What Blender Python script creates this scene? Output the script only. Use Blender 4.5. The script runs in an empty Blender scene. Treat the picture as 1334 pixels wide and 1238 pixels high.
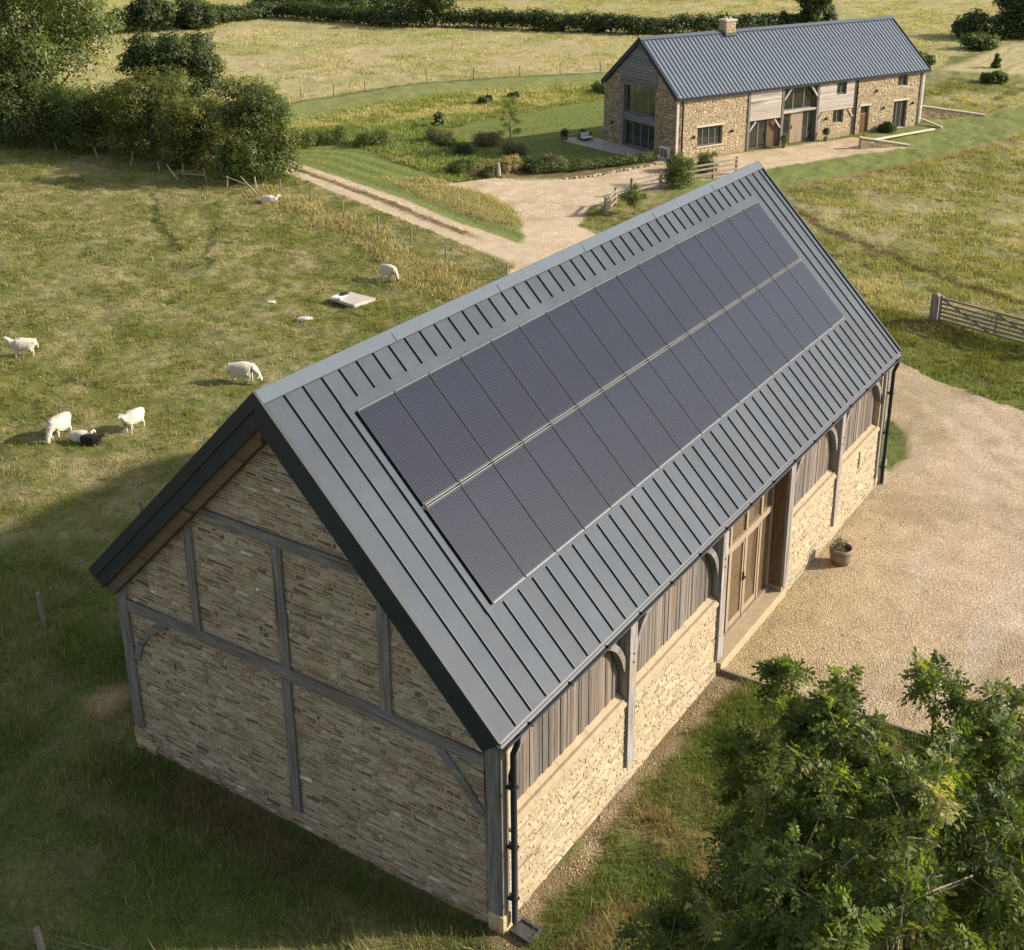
import bpy, math, random
import numpy as np
from mathutils import Vector, Matrix
# All lengths below are in working units of 1.3 m; everything is scaled to metres at the end.
K = 1.3
rnd = random.Random(7)
C = bpy.context.scene.collection
SUN_EL, SUN_ROT = 26.0, 143.0

# ------------------------------------------------------------------ helpers
class MB:
    def __init__(s): s.v=[]; s.f=[]; s.c=[]; s.mi=[]
    def add(s, vs, fs, col=None, mi=0):
        n=len(s.v); s.v+= [tuple(v) for v in vs]; s.f+=[tuple(i+n for i in f) for f in fs]
        s.c+=[col or (1,1,1)]*len(vs); s.mi+=[mi]*len(fs)
    def box(s, a, b, col=None, mi=0):
        x0,y0,z0=a; x1,y1,z1=b
        s.add([(x0,y0,z0),(x1,y0,z0),(x1,y1,z0),(x0,y1,z0),(x0,y0,z1),(x1,y0,z1),(x1,y1,z1),(x0,y1,z1)],
              [(0,3,2,1),(4,5,6,7),(0,1,5,4),(1,2,6,5),(2,3,7,6),(3,0,4,7)],col,mi)
    def hexa(s, p, col=None, mi=0):   # 8 points bottom 4 ccw, top 4 ccw
        s.add(p,[(0,3,2,1),(4,5,6,7),(0,1,5,4),(1,2,6,5),(2,3,7,6),(3,0,4,7)],col,mi)
    def bar(s, a, b, w, h, up=(0,0,1), col=None, mi=0):
        a=Vector(a); b=Vector(b); d=(b-a).normalized(); u=Vector(up)
        r=d.cross(u)
        if r.length<1e-5: r=d.cross(Vector((1,0,0)))
        r.normalize(); u=r.cross(d).normalized(); r=r*w/2; u=u*h/2
        s.hexa([a-r-u,a+r-u,b+r-u,b-r-u,a-r+u,a+r+u,b+r+u,b-r+u],col,mi)
    def tube(s, pts, rad, n=8, col=None, caps=True, mi=0):
        pts=[Vector(p) for p in pts]
        if not hasattr(rad,'__len__'): rad=[rad]*len(pts)
        rings=[]; t0=None
        for i,p in enumerate(pts):
            t=(pts[min(i+1,len(pts)-1)]-pts[max(i-1,0)]).normalized()
            a=t.cross(Vector((0,0,1)) if abs(t.z)<.95 else Vector((1,0,0))).normalized(); b=t.cross(a)
            rings.append([p+(a*math.cos(2*math.pi*k/n)+b*math.sin(2*math.pi*k/n))*rad[i] for k in range(n)])
        vs=[v for r in rings for v in r]; fs=[]
        for i in range(len(pts)-1):
            for k in range(n):
                fs.append((i*n+k,i*n+(k+1)%n,(i+1)*n+(k+1)%n,(i+1)*n+k))
        if caps: fs.append(tuple(range(n))); fs.append(tuple((len(pts)-1)*n+k for k in reversed(range(n))))
        s.add(vs,fs,col,mi)
    def lathe(s, prof, c=(0,0,0), n=20, col=None, mi=0):
        vs=[];fs=[]
        for r,z in prof:
            for k in range(n): a=2*math.pi*k/n; vs.append((c[0]+r*math.cos(a),c[1]+r*math.sin(a),c[2]+z))
        for i in range(len(prof)-1):
            for k in range(n): fs.append((i*n+k,i*n+(k+1)%n,(i+1)*n+(k+1)%n,(i+1)*n+k))
        s.add(vs,fs,col,mi)
    def mesh(s, name, mats):
        me=bpy.data.meshes.new(name); me.from_pydata(s.v,[],s.f)
        if not isinstance(mats,(list,tuple)): mats=[mats]
        for m in mats: me.materials.append(m)
        if len(mats)>1: me.polygons.foreach_set('material_index',s.mi)
        ca=me.color_attributes.new('Col','FLOAT_COLOR','POINT')
        a=np.ones((len(s.v),4),np.float32)
        if s.c: a[:,:3]=np.array(s.c,np.float32)
        ca.data.foreach_set('color',a.ravel()); me.update(); return me
    def build(s, name, mats, parent=None, smooth=False, bevel=0, loc=None):
        me=s.mesh(name,mats)
        o=bpy.data.objects.new(name,me); C.objects.link(o)
        if parent is not None: o.parent=parent
        if loc is not None: o.location=loc
        if smooth: me.polygons.foreach_set('use_smooth',[True]*len(me.polygons))
        if bevel:
            m=o.modifiers.new('b','BEVEL'); m.width=bevel; m.segments=2; m.limit_method='ANGLE'; m.angle_limit=math.radians(40)
        return o
def fastmesh(name, V, F, mat, col=None, smooth=False, parent=None):
    """V (n,3) floats, F (m,k) ints: all faces with k corners; col (n,3)"""
    me=bpy.data.meshes.new(name); V=np.asarray(V,np.float32); F=np.asarray(F,np.int32); m,k=F.shape
    me.vertices.add(len(V)); me.vertices.foreach_set('co',V.ravel())
    me.loops.add(m*k); me.loops.foreach_set('vertex_index',F.ravel())
    me.polygons.add(m); me.polygons.foreach_set('loop_start',np.arange(m,dtype=np.int32)*k)
    if smooth: me.polygons.foreach_set('use_smooth',np.ones(m,bool))
    me.update(calc_edges=True)
    if col is not None:
        ca=me.color_attributes.new('Col','FLOAT_COLOR','POINT'); a=np.ones((len(V),4),np.float32); a[:,:3]=col[:,:3]
        ca.data.foreach_set('color',a.ravel())
        if col.shape[1]>3:
            ca=me.attributes.new('Mask','FLOAT','POINT'); ca.data.foreach_set('value',np.ascontiguousarray(col[:,3],dtype=np.float32))
    me.materials.append(mat)
    o=bpy.data.objects.new(name,me); C.objects.link(o)
    if parent is not None: o.parent=parent
    return o
def tag(o,label=None,cat=None,group=None,kind=None):
    if label: o['label']=label
    if cat: o['category']=cat
    if group: o['group']=group
    if kind: o['kind']=kind
    return o
def thing(name,label,cat,loc=(0,0,0),rz=0,group=None):
    o=bpy.data.objects.new(name,None); C.objects.link(o); o.location=loc; o.rotation_euler=(0,0,rz); o.empty_display_size=.2
    return tag(o,label,cat,group)
def copy_tree(o,parent=None):
    c=o.copy(); C.objects.link(c); c.parent=parent
    for ch in list(o.children): copy_tree(ch,c)
    return c

# ------------------------------------------------------------------ noise (numpy)
def _h(ix,iy,s):
    n=(ix.astype(np.int64)*374761393+iy.astype(np.int64)*668265263+s*69069)&0xffffffff
    n=((n^(n>>13))*1274126177)&0xffffffff; n=n^(n>>16)
    return (n&0xffff)/65535.0
def vn(x,y,s=0):
    x=np.asarray(x,float); y=np.asarray(y,float)
    ix=np.floor(x);iy=np.floor(y);fx=x-ix;fy=y-iy;fx=fx*fx*(3-2*fx);fy=fy*fy*(3-2*fy)
    a=_h(ix,iy,s);b=_h(ix+1,iy,s);c=_h(ix,iy+1,s);d=_h(ix+1,iy+1,s)
    return (a*(1-fx)+b*fx)*(1-fy)+(c*(1-fx)+d*fx)*fy
def fbm(x,y,o=4,s=0):
    r=0;a=1;t=0
    for i in range(o): r=r+a*vn(x*2**i+17.3*i,y*2**i-9.1*i,s+i); t+=a; a*=.55
    return r/t
def ss(a,b,x): t=np.clip((x-a)/(b-a),0,1); return t*t*(3-2*t)

# ------------------------------------------------------------------ materials
def mat(name):
    m=bpy.data.materials.new(name); m.use_nodes=True; nt=m.node_tree; b=nt.nodes['Principled BSDF']; return m,nt,b
def N(nt,t,**kw):
    n=nt.nodes.new(t)
    for k,v in kw.items():
        if k.startswith('i_'): n.inputs[k[2:].replace('_',' ')].default_value=v
        else: setattr(n,k,v)
    return n
def mixc(nt,a,b,f,mode='MIX'):
    n=nt.nodes.new('ShaderNodeMix'); n.data_type='RGBA'; n.blend_type=mode
    for s,v in ((n.inputs[0],f),(n.inputs[6],a),(n.inputs[7],b)):
        if hasattr(v,'links') or isinstance(v,bpy.types.NodeSocket): nt.links.new(v,s)
        else: s.default_value=v if s==n.inputs[0] else ((*v,1) if len(v)==3 else v)
    return n.outputs[2]
def ramp(nt,f,a,b,c0=(0,0,0),c1=(1,1,1)):
    r=nt.nodes.new('ShaderNodeValToRGB'); r.color_ramp.elements[0].position=a; r.color_ramp.elements[1].position=b
    r.color_ramp.elements[0].color=(*c0,1); r.color_ramp.elements[1].color=(*c1,1); nt.links.new(f,r.inputs[0]); return r.outputs[0]
def texco(nt,scale=(1,1,1),rot=(0,0,0)):
    t=N(nt,'ShaderNodeTexCoord'); m=N(nt,'ShaderNodeMapping'); m.inputs['Scale'].default_value=scale; m.inputs['Rotation'].default_value=rot
    nt.links.new(t.outputs['Object'],m.inputs[0]); return m.outputs[0]
def noise(nt,vec,scale,detail=4,rough=.6):
    n=N(nt,'ShaderNodeTexNoise'); n.inputs['Scale'].default_value=scale; n.inputs['Detail'].default_value=detail; n.inputs['Roughness'].default_value=rough
    nt.links.new(vec,n.inputs['Vector']); return n.outputs[0]
def bump(nt,b,h,strength,dist=.02,normal=None):
    n=N(nt,'ShaderNodeBump'); n.inputs['Strength'].default_value=strength; n.inputs['Distance'].default_value=dist
    nt.links.new(h,n.inputs['Height'])
    if normal: nt.links.new(normal,n.inputs['Normal'])
    nt.links.new(n.outputs[0],b.inputs['Normal']); return n.outputs[0]
def attr(nt,name='Col'):
    a=N(nt,'ShaderNodeAttribute'); a.attribute_name=name; return a
def mat_noise(name,c0,c1,scale=8,rough=.8,stretch=(1,1,1),bs=.3,bd=.01,metal=0,attrmul=False,spec=.3,fine=None):
    m,nt,b=mat(name); v=texco(nt,stretch); n=noise(nt,v,scale,6,.65); col=mixc(nt,c0,c1,ramp(nt,n,.3,.7))
    if attrmul: col=mixc(nt,col,attr(nt).outputs['Color'],1.0,'MULTIPLY')
    nt.links.new(col,b.inputs['Base Color']); b.inputs['Roughness'].default_value=rough; b.inputs['Metallic'].default_value=metal
    b.inputs['Specular IOR Level'].default_value=spec
    n2=noise(nt,v,fine or scale*5,5,.7)
    if bs: bump(nt,b,n2,bs,bd)
    return m
def mat_wood(name,c0,c1,c2,axis='z',bs=.5,scale=1.0,attrmul=True):
    m,nt,b=mat(name); st={'x':(1.2,22,22),'y':(22,1.2,22),'z':(22,22,1.2)}[axis]; st=tuple(s*scale for s in st)
    v=texco(nt,st); n=noise(nt,v,1,7,.7); v2=texco(nt); n2=noise(nt,v2,1.7,4,.6); n3=noise(nt,texco(nt,tuple(s*.35 for s in st)),1,3,.5)
    col=mixc(nt,c0,c1,ramp(nt,n,.35,.68)); col=mixc(nt,col,c2,ramp(nt,n2,.45,.75)); col=mixc(nt,col,tuple(x*.35 for x in c0),ramp(nt,n3,.62,.74))
    if attrmul: col=mixc(nt,col,attr(nt).outputs['Color'],1.0,'MULTIPLY')
    nt.links.new(col,b.inputs['Base Color']); b.inputs['Roughness'].default_value=.85; b.inputs['Specular IOR Level'].default_value=.2
    bump(nt,b,n,bs,.012); return m
def mat_attr(name,rough=.9,ns=30,amp=.35,bs=.6,bd=.01,spec=.15,stretch=(1,1,1)):
    m,nt,b=mat(name); v=texco(nt,stretch); n=noise(nt,v,ns,6,.7)
    col=mixc(nt,attr(nt).outputs['Color'],ramp(nt,n,.25,.75,(1-amp,)*3,(1+amp,)*3),1.0,'MULTIPLY')
    nt.links.new(col,b.inputs['Base Color']); b.inputs['Roughness'].default_value=rough; b.inputs['Specular IOR Level'].default_value=spec
    if bs: bump(nt,b,n,bs,bd)
    return m
def mat_leaf(name,tl=.40,rough=.5,spec=.35):
    m,nt,b=mat(name); out=nt.nodes['Material Output']; a=attr(nt)
    nt.links.new(a.outputs['Color'],b.inputs['Base Color']); b.inputs['Roughness'].default_value=rough; b.inputs['Specular IOR Level'].default_value=spec
    t=N(nt,'ShaderNodeBsdfTranslucent'); c=mixc(nt,a.outputs['Color'],(1.75,1.8,.55),1.0,'MULTIPLY'); nt.links.new(c,t.inputs[0])
    mx=N(nt,'ShaderNodeMixShader'); mx.inputs[0].default_value=tl
    nt.links.new(b.outputs[0],mx.inputs[1]); nt.links.new(t.outputs[0],mx.inputs[2]); nt.links.new(mx.outputs[0],out.inputs[0]); return m
def mat_plain(name,c,rough=.5,metal=0,spec=.5):
    m,nt,b=mat(name); v=texco(nt); n=noise(nt,v,6,4,.6)
    nt.links.new(mixc(nt,tuple(x*.85 for x in c),tuple(min(1,x*1.15) for x in c),n),b.inputs['Base Color'])
    b.inputs['Roughness'].default_value=rough; b.inputs['Metallic'].default_value=metal; b.inputs['Specular IOR Level'].default_value=spec; return m

M={}
M['stone']=mat_attr('stone',ns=16,amp=.38,bs=.9,bd=.02)
M['mortar']=mat_noise('mortar',(.27,.215,.14),(.38,.31,.205),5,.95,bs=.8,bd=.02)
M['mortar_dark']=mat_noise('mortar_dark',(.31,.25,.17),(.45,.375,.26),4,.95,bs=.8,bd=.02)
M['house_mortar']=mat_noise('house_mortar',(.36,.28,.17),(.45,.36,.23),5,.95)
GW=((.085,.077,.070),(.275,.26,.25),(.17,.13,.09))
for ax in 'xyz': M['oak_'+ax]=mat_wood('weathered_oak_'+ax,*GW,axis=ax)
M['oak_warm']=mat_wood('warm_oak',(.23,.17,.115),(.34,.265,.185),(.28,.21,.14),axis='z')
M['oak_warm_x']=mat_wood('warm_oak_x',(.30,.18,.09),(.44,.29,.16),(.36,.24,.13),axis='x')
M['oak_brown']=mat_wood('brown_oak',(.10,.065,.035),(.17,.115,.065),(.13,.095,.06),axis='z')
M['oak_brown_y']=mat_wood('brown_oak_y',(.09,.062,.038),(.16,.115,.07),(.12,.09,.06),axis='y')
M['boards']=mat_wood('boards',(.105,.095,.088),(.20,.182,.165),(.155,.125,.09),axis='z')
M['boards_pale']=mat_wood('boards_pale',(.38,.33,.28),(.52,.47,.42),(.44,.35,.27),axis='x',scale=.7)
M['boards_grey']=mat_wood('boards_grey',(.12,.12,.125),(.20,.20,.21),(.17,.15,.14),axis='y',scale=.7)
M['fence_wood']=mat_wood('fence_wood',(.16,.14,.115),(.27,.24,.20),(.2,.17,.13),axis='x')
M['post_wood']=mat_wood('post_wood',(.16,.14,.115),(.27,.24,.20),(.2,.17,.13),axis='z')
def mat_roof():
    m,nt,b=mat('zinc_roof'); v=texco(nt); n=noise(nt,v,.8,5,.65); n2=noise(nt,texco(nt,(7,.7,.7)),1.5,6,.75); n3=noise(nt,v,38,3,.7)
    t=N(nt,'ShaderNodeTexCoord'); sx=N(nt,'ShaderNodeSeparateXYZ'); nt.links.new(t.outputs['Object'],sx.inputs[0])
    a=N(nt,'ShaderNodeMath',operation='MULTIPLY_ADD'); nt.links.new(sx.outputs[0],a.inputs[0]); a.inputs[1].default_value=1/.347; a.inputs[2].default_value=-.18/.347
    f=N(nt,'ShaderNodeMath',operation='FLOOR'); nt.links.new(a.outputs[0],f.inputs[0]); wn=N(nt,'ShaderNodeTexWhiteNoise'); wn.noise_dimensions='1D'; nt.links.new(f.outputs[0],wn.inputs['W'])
    c=mixc(nt,(.030,.041,.056),(.050,.063,.080),ramp(nt,n,.3,.7)); c=mixc(nt,c,(.075,.086,.098),ramp(nt,n2,.60,.82))
    c=mixc(nt,c,ramp(nt,wn.outputs['Value'],0,1,(.90,)*3,(1.08,)*3),1.0,'MULTIPLY'); c=mixc(nt,c,ramp(nt,n3,.3,.7,(.90,)*3,(1.10,)*3),1.0,'MULTIPLY')
    nt.links.new(c,b.inputs['Base Color']); b.inputs['Roughness'].default_value=.58; b.inputs['Specular IOR Level'].default_value=.24
    w=N(nt,'ShaderNodeTexNoise'); w.inputs['Scale'].default_value=2.2; w.inputs['Detail'].default_value=2; nt.links.new(v,w.inputs['Vector'])
    bump(nt,b,w.outputs[0],.25,.03); return m
M['roof']=mat_roof()
M['seam']=mat_plain('seam_metal',(.022,.026,.03),.5,.2)
M['cap']=mat_plain('ridge_metal',(.068,.087,.108),.6,0,.3)
M['anthracite']=mat_noise('anthracite_metal',(.016,.021,.024),(.026,.032,.036),3,.55,bs=.05)
M['gutter']=mat_plain('gutter_metal',(.10,.10,.105),.4,.5)
M['black']=mat_plain('black_metal',(.018,.018,.02),.6,0,.25)
M['house_roof']=mat_noise('house_roof',(.125,.15,.18),(.155,.185,.215),2,.5,bs=.02,metal=.2)
M['house_seam']=mat_plain('house_seam',(.085,.10,.125),.5,.2)
def mat_panel():
    m,nt,b=mat('solar_cells'); t=N(nt,'ShaderNodeTexCoord'); sx=N(nt,'ShaderNodeSeparateXYZ'); nt.links.new(t.outputs['Object'],sx.inputs[0])
    d=N(nt,'ShaderNodeMath',operation='DIVIDE'); nt.links.new(sx.outputs[0],d.inputs[0]); d.inputs[1].default_value=.7665/17
    f=N(nt,'ShaderNodeMath',operation='FRACT'); nt.links.new(d.outputs[0],f.inputs[0])
    w=N(nt,'ShaderNodeMath',operation='PINGPONG'); nt.links.new(f.outputs[0],w.inputs[0]); w.inputs[1].default_value=.5
    r=ramp(nt,w.outputs[0],.30,.42)
    tw=noise(nt,texco(nt,(.6,.6,.6)),1.5,3,.5)
    c=mixc(nt,(.004,.006,.016),(.036,.041,.057),r); c=mixc(nt,c,ramp(nt,tw,.3,.7,(.8,.8,.8),(1.2,1.2,1.2)),1.0,'MULTIPLY')
    nt.links.new(c,b.inputs['Base Color']); b.inputs['Roughness'].default_value=.13; b.inputs['Specular IOR Level'].default_value=.34
    return m
M['panel']=mat_panel(); M['panel_frame']=mat_plain('panel_frame',(.02,.022,.028),.4,.3); M['alu']=mat_plain('aluminium',(.15,.15,.15),.5,.3)
def mat_glass(name,c,r=.06):
    m,nt,b=mat(name); n=noise(nt,texco(nt),1.2,3,.5); nt.links.new(mixc(nt,tuple(x*.5 for x in c),c,n),b.inputs['Base Color']); b.inputs['Roughness'].default_value=r; b.inputs['Specular IOR Level'].default_value=.9
    bump(nt,b,n,.03,.05); return m
M['glass_brown']=mat_glass('glass_brown',(.13,.09,.05)); M['glass']=mat_glass('dark_glass',(.03,.035,.035))
M['terracotta']=mat_noise('planter_clay',(.16,.12,.09),(.26,.20,.15),6,.8)
M['soil']=mat_noise('soil',(.05,.035,.025),(.09,.06,.04),9,.95)
M['wool']=mat_noise('wool',(.46,.42,.33),(.64,.59,.48),9,.95,bs=.9,bd=.03,fine=28)
M['wool_pink']=mat_noise('wool_pinkish',(.46,.39,.31),(.62,.54,.44),9,.95,bs=.9,bd=.03,fine=28)
M['wool_black']=mat_noise('wool_black',(.012,.011,.011),(.03,.027,.025),9,.95,bs=.9,bd=.03,fine=28)
M['face_dark']=mat_plain('dark_face',(.05,.04,.035),.8)
M['concrete']=mat_noise('concrete',(.36,.32,.26),(.50,.45,.38),5,.9,bs=.5)
M['wire']=mat_plain('galvanised_wire',(.16,.16,.15),.6)
M['white_paint']=mat_plain('white_paint',(.7,.68,.62),.5)
M['bark']=mat_wood('bark',(.12,.10,.075),(.22,.19,.15),(.16,.13,.10),axis='z',bs=1)
M['twig']=mat_plain('twig_bark',(.22,.18,.12),.8)
M['leaf']=mat_leaf('leaf'); M['leaf_glossy']=mat_leaf('glossy_leaf',.45,.5,.22); M['grass']=mat_leaf('grass_blade',.25,.75,.15)
M['patio']=mat_noise('patio_stone',(.34,.29,.24),(.45,.39,.33),3,.85,bs=.3)
M['coping']=mat_noise('coping_stone',(.44,.38,.28),(.56,.49,.38),5,.85,bs=.3)
M['sill']=mat_noise('sill_stone',(.30,.23,.14),(.40,.31,.20),5,.9,bs=.5)
M['hay_stone']=mat_attr('gravel_stone',ns=10,amp=.2,bs=.3)

# ------------------------------------------------------------------ stonework
def stones(mb,origin,u,v,n,regions,ch,lr,pal,proud=.018,holes=(),seed=1,var=.25,gap=.012):
    """regions(zlo,zhi)->(u0,u1) for a course; lays irregular coursed rubble proud of a mortar bed"""
    r=random.Random(seed); o=Vector(origin);u=Vector(u);v=Vector(v);n=Vector(n)
    z=regions['z0']; ztop=regions['z1']
    while z<ztop-ch*.3:
        h=ch*r.choice((.6,.75,.9,1.0,1.15,1.5))*r.uniform(.9,1.1); h=min(h,ztop-z)
        a,b=regions['span'](z+h/2)
        if b-a<.05: z+=h; continue
        x=a
        while x<b-.01:
            l=r.uniform(*lr)*(1 if r.random()<.8 else .5); 
            if b-(x+l)<lr[0]*.6: l=b-x
            x1=x+l; skip=False
            for (ha,hb,hz0,hz1) in holes:
                if z+h>hz0+.02 and z<hz1-.02 and x1>ha and x<hb:
                    if x<ha-.03: x1=ha
                    else: skip=True; x1=max(x1,hb) if x1>hb else x1; x1=hb
            if skip: x=x1; continue
            g=gap*r.uniform(.5,1.6); j=lambda k=.22: r.uniform(-k,k)*h
            x0_,x1_,z0_,z1_=x+g/2,x1-g/2,z+g/2,z+h-g/2
            if x1_-x0_>.015 and z1_-z0_>.01:
                base=r.choices(pal[0],pal[1])[0]; k=1+r.uniform(-var,var); base=tuple(c*k*(1+r.uniform(-.05,.05)) for c in base)
                p=proud*r.uniform(.2,1.5); ins=min(.018,(z1_-z0_)*.25)
                cs=[(x0_+j(.15),z0_+j()),(x1_+j(.15),z0_+j()),(x1_+j(.15),z1_+j()),(x0_+j(.15),z1_+j())]
                cx=(x0_+x1_)/2; cz=(z0_+z1_)/2
                P=[o+u*q[0]+v*q[1]-n*.02 for q in cs]
                hx=(x1_-x0_)/2
                for q in cs:
                    sx=1 if q[0]>cx else -1; sz=1 if q[1]>cz else -1
                    P.append(o+u*(q[0]-sx*ins)+v*(q[1]-sz*ins)+n*(p*r.uniform(.6,1.2)))
                mb.add(P,[(4,5,6,7),(0,1,5,4),(1,2,6,5),(2,3,7,6),(3,0,4,7)],base)
            x=x1
        z+=h
PAL_G=([(.29,.22,.145),(.235,.175,.11),(.37,.305,.215),(.15,.11,.072),(.41,.35,.26),(.31,.22,.125),(.66,.61,.54)],[32,20,24,7,18,9,.8])
PAL_S=([(.375,.30,.20),(.33,.26,.165),(.42,.345,.235),(.23,.175,.11),(.36,.28,.17)],[36,20,30,3,12])
PAL_H=([(.44,.35,.225),(.40,.31,.19),(.48,.39,.26),(.34,.25,.155),(.45,.37,.255)],[32,24,24,5,18])

# ------------------------------------------------------------------ BARN
W,L,H=7.0,15.12,6.96
ER=(-.128,3.21); EL=(7.31,3.21); VG=.19; RY=3.5
barn=thing('barn','long grey metal roofed stone and oak barn with solar panels in the foreground','barn')
def slope(side):
    e=ER if side=='r' else EL
    d=Vector((0,e[0]-RY,e[1]-H)); ln=d.length; d.normalize()
    n=Vector((0,-d.z,d.y)) if side=='l' else Vector((0,d.z,-d.y))
    if n.z<0: n=-n
    return d,n,ln
dR,nR,lR=slope('r'); dL,nL,lL=slope('l'); AP=Vector((0,RY,H))
def rp(x,s,d,side='r'):
    dd,nn=(dR,nR) if side=='r' else (dL,nL)
    return Vector((x,0,0))+AP+dd*s+nn*d
def rbox(mb,x0,x1,s0,s1,d0,d1,side='r',col=None,mi=0):
    p=[rp(x0,s0,d0,side),rp(x1,s0,d0,side),rp(x1,s1,d0,side),rp(x0,s1,d0,side),rp(x0,s0,d1,side),rp(x1,s0,d1,side),rp(x1,s1,d1,side),rp(x0,s1,d1,side)]
    mb.hexa(p,col,mi)
X0,X1=-VG,L+VG
# roof decks
m=MB(); tk=.16
def prof_extrude(m,prof,x0,x1,mi=0,col=None):
    n=len(prof); vs=[(x0,)+tuple(p) for p in prof]+[(x1,)+tuple(p) for p in prof]
    m.add(vs,[tuple(range(n)),tuple(reversed(range(n,2*n)))]+[(i,n+i,n+(i+1)%n,(i+1)%n) for i in range(n)],col,mi)
def yz(v): return (v.y,v.z)
prof=[yz(rp(0,0,0)),yz(rp(0,lR,0)),yz(rp(0,lR,-.10)),(RY,H-tk),yz(rp(0,lL,-.10,'l')),yz(rp(0,lL,0,'l'))]
prof_extrude(m,prof,X0+.02,X1-.02)
roof=m.build('roof',M['roof'],barn)
m=MB(); xs=[.18+.347*k for k in range(44)]
for x in xs:
    x+=rnd.uniform(-.004,.004)
    for (a,b) in ([(.15,.62),(3.92,lR)] if .9<x<14.15 else [(.15,lR)]):
        rbox(m,x-.006,x+.006,a,b-.01,0,.027)
    rbox(m,x-.006,x+.006,.15,lL-.01,0,.027,'l')
m.build('roof_seam',M['seam'],roof)
m=MB(); # ridge cap
cw=.16; t=.036
prof=[yz(rp(0,cw,t)),yz(rp(0,cw,.002)),(RY,H+.003),yz(rp(0,cw,.002,'l')),yz(rp(0,cw,t,'l')),(RY,H+.055)]
prof_extrude(m,prof,X0-.01,X1+.01)
rc=m.build('ridge_cap',M['cap'],roof,bevel=.006)
m=MB(); rbox(m,X0,X1,cw-.006,cw+.010,.004,.034)
for k in range(1,6): rbox(m,X0+k*2.6,X0+k*2.6+.008,.03,cw,.040,.044)
m.build('ridge_flashing',M['seam'],roof)
m=MB(); rbox(m,.86,14.16,.62,.79,.003,.022); rbox(m,.86,.975,.79,3.9,.003,.018); rbox(m,14.05,14.16,.79,3.9,.003,.018); rbox(m,.86,14.16,3.865,3.93,.003,.020)
rbox(m,.86,.875,.62,3.93,.018,.03)
m.build('array_flashing',M['roof'],roof)
m=MB(); rbox(m,.945,14.05,.79,3.865,.002,.012); m.build('array_shade_backing',M['black'],roof)  # black sheet; the strip left of the panels stands for their shaded side
# verge fascias both ends
for (xa,xb,nm) in ((X0-.02,X0+.02,'n'),(X1-.02,X1+.02,'f')):
    for side,ln in (('r',lR),('l',lL)):
        m=MB()
        def fb(s0,s1,d0,d1,xx0,xx1):   # plumb-cut board: apex joins at RY, lower end cut square below eave
            pts=[]
            for xx in (xx0,xx1):
                a=rp(xx,0,d1,side); b=rp(xx,ln,d1,side); c=rp(xx,ln,d0,side); d=rp(xx,0,d0,side)
                # apex cut vertical at y=RY
                def at(p):
                    dd=dR if side=='r' else dL; k=(RY-p.y)/dd.y; return p+dd*k
                pts.append([at(a),b,c,at(d)])
            p,q=pts; m.hexa([p[3],p[2],q[2],q[3],p[0],p[1],q[1],q[0]])
        o=.012 if nm=='n' else -.012
        fb(0,ln,-.13,.035,xa-(.02 if nm=='n' else -.0),xb+(.02 if nm=='f' else 0))
        fb(0,ln,-.33,-.132,xa,xb)
        m.build('fascia',M['anthracite'],barn)
        # rafter below
        m=MB(); xr0,xr1=(X0+.03,-.001) if nm=='n' else (L+.001,X1-.03)
        fb(0,ln,-.50,-.30,xr0,xr1)
        if side=='l': m.build('rafter',M['oak_brown_y'],barn)
# gutter right
m=MB()
gy,gz_=ER[0]-.055,ER[1]-.035
prf=[]
for k in range(9): a=math.pi*k/8; prf.append((gy-.06*math.cos(a),gz_-.07*math.sin(a)))
inner=[(gy-.048*math.cos(math.pi*k/8),gz_-.055*math.sin(math.pi*k/8)) for k in range(8,-1,-1)]
prof_extrude(m,prf+inner,X0+.01,X1)
gut=m.build('gutter',M['gutter'],barn)
m=MB(); rbox(m,X0+.01,X1-.01,lR-.03,lR+.03,-.045,-.004); m.build('eaves_flashing',M['seam'],barn)
m=MB()
for k in range(16):
    m=MB(); m.box((.4+k*.97,ER[0]-.10,gz_-.075),(.415+k*.97,ER[0]+.0,gz_-.03)); m.build('gutter_bracket',M['black'],gut)
def downpipe(x,xt,foot):
    m=MB(); y=-.12
    m.tube([(xt,gy,gz_-.05),(xt,gy,gz_-.16),(x,y,gz_-.34),(x,y,.12)],.042,10)
    d=m.build('downpipe',M['black'],barn,smooth=True)
    for z in (.5,1.35,2.3): m=MB(); m.box((x-.048,y-.048,z),(x+.048,.0,z+.03)); m.build('pipe_bracket',M['black'],d)
downpipe(.12,.12,1); downpipe(15.0,15.0,0)
m=MB(); m.box((.02,-.44,0),(.30,-.10,.03)); m.box((.02,-.44,.03),(.06,-.10,.075)); m.box((.26,-.44,.03),(.30,-.10,.075)); m.box((.06,-.44,.03),(.26,-.41,.075)); m.box((.06,-.40,.04),(.26,-.12,.05))
g=m.build('drain_gully',M['gutter']); tag(g,'grey square drain gully on the ground under the near downpipe','drain')
g.rotation_euler=(0,0,math.radians(-6))
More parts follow.
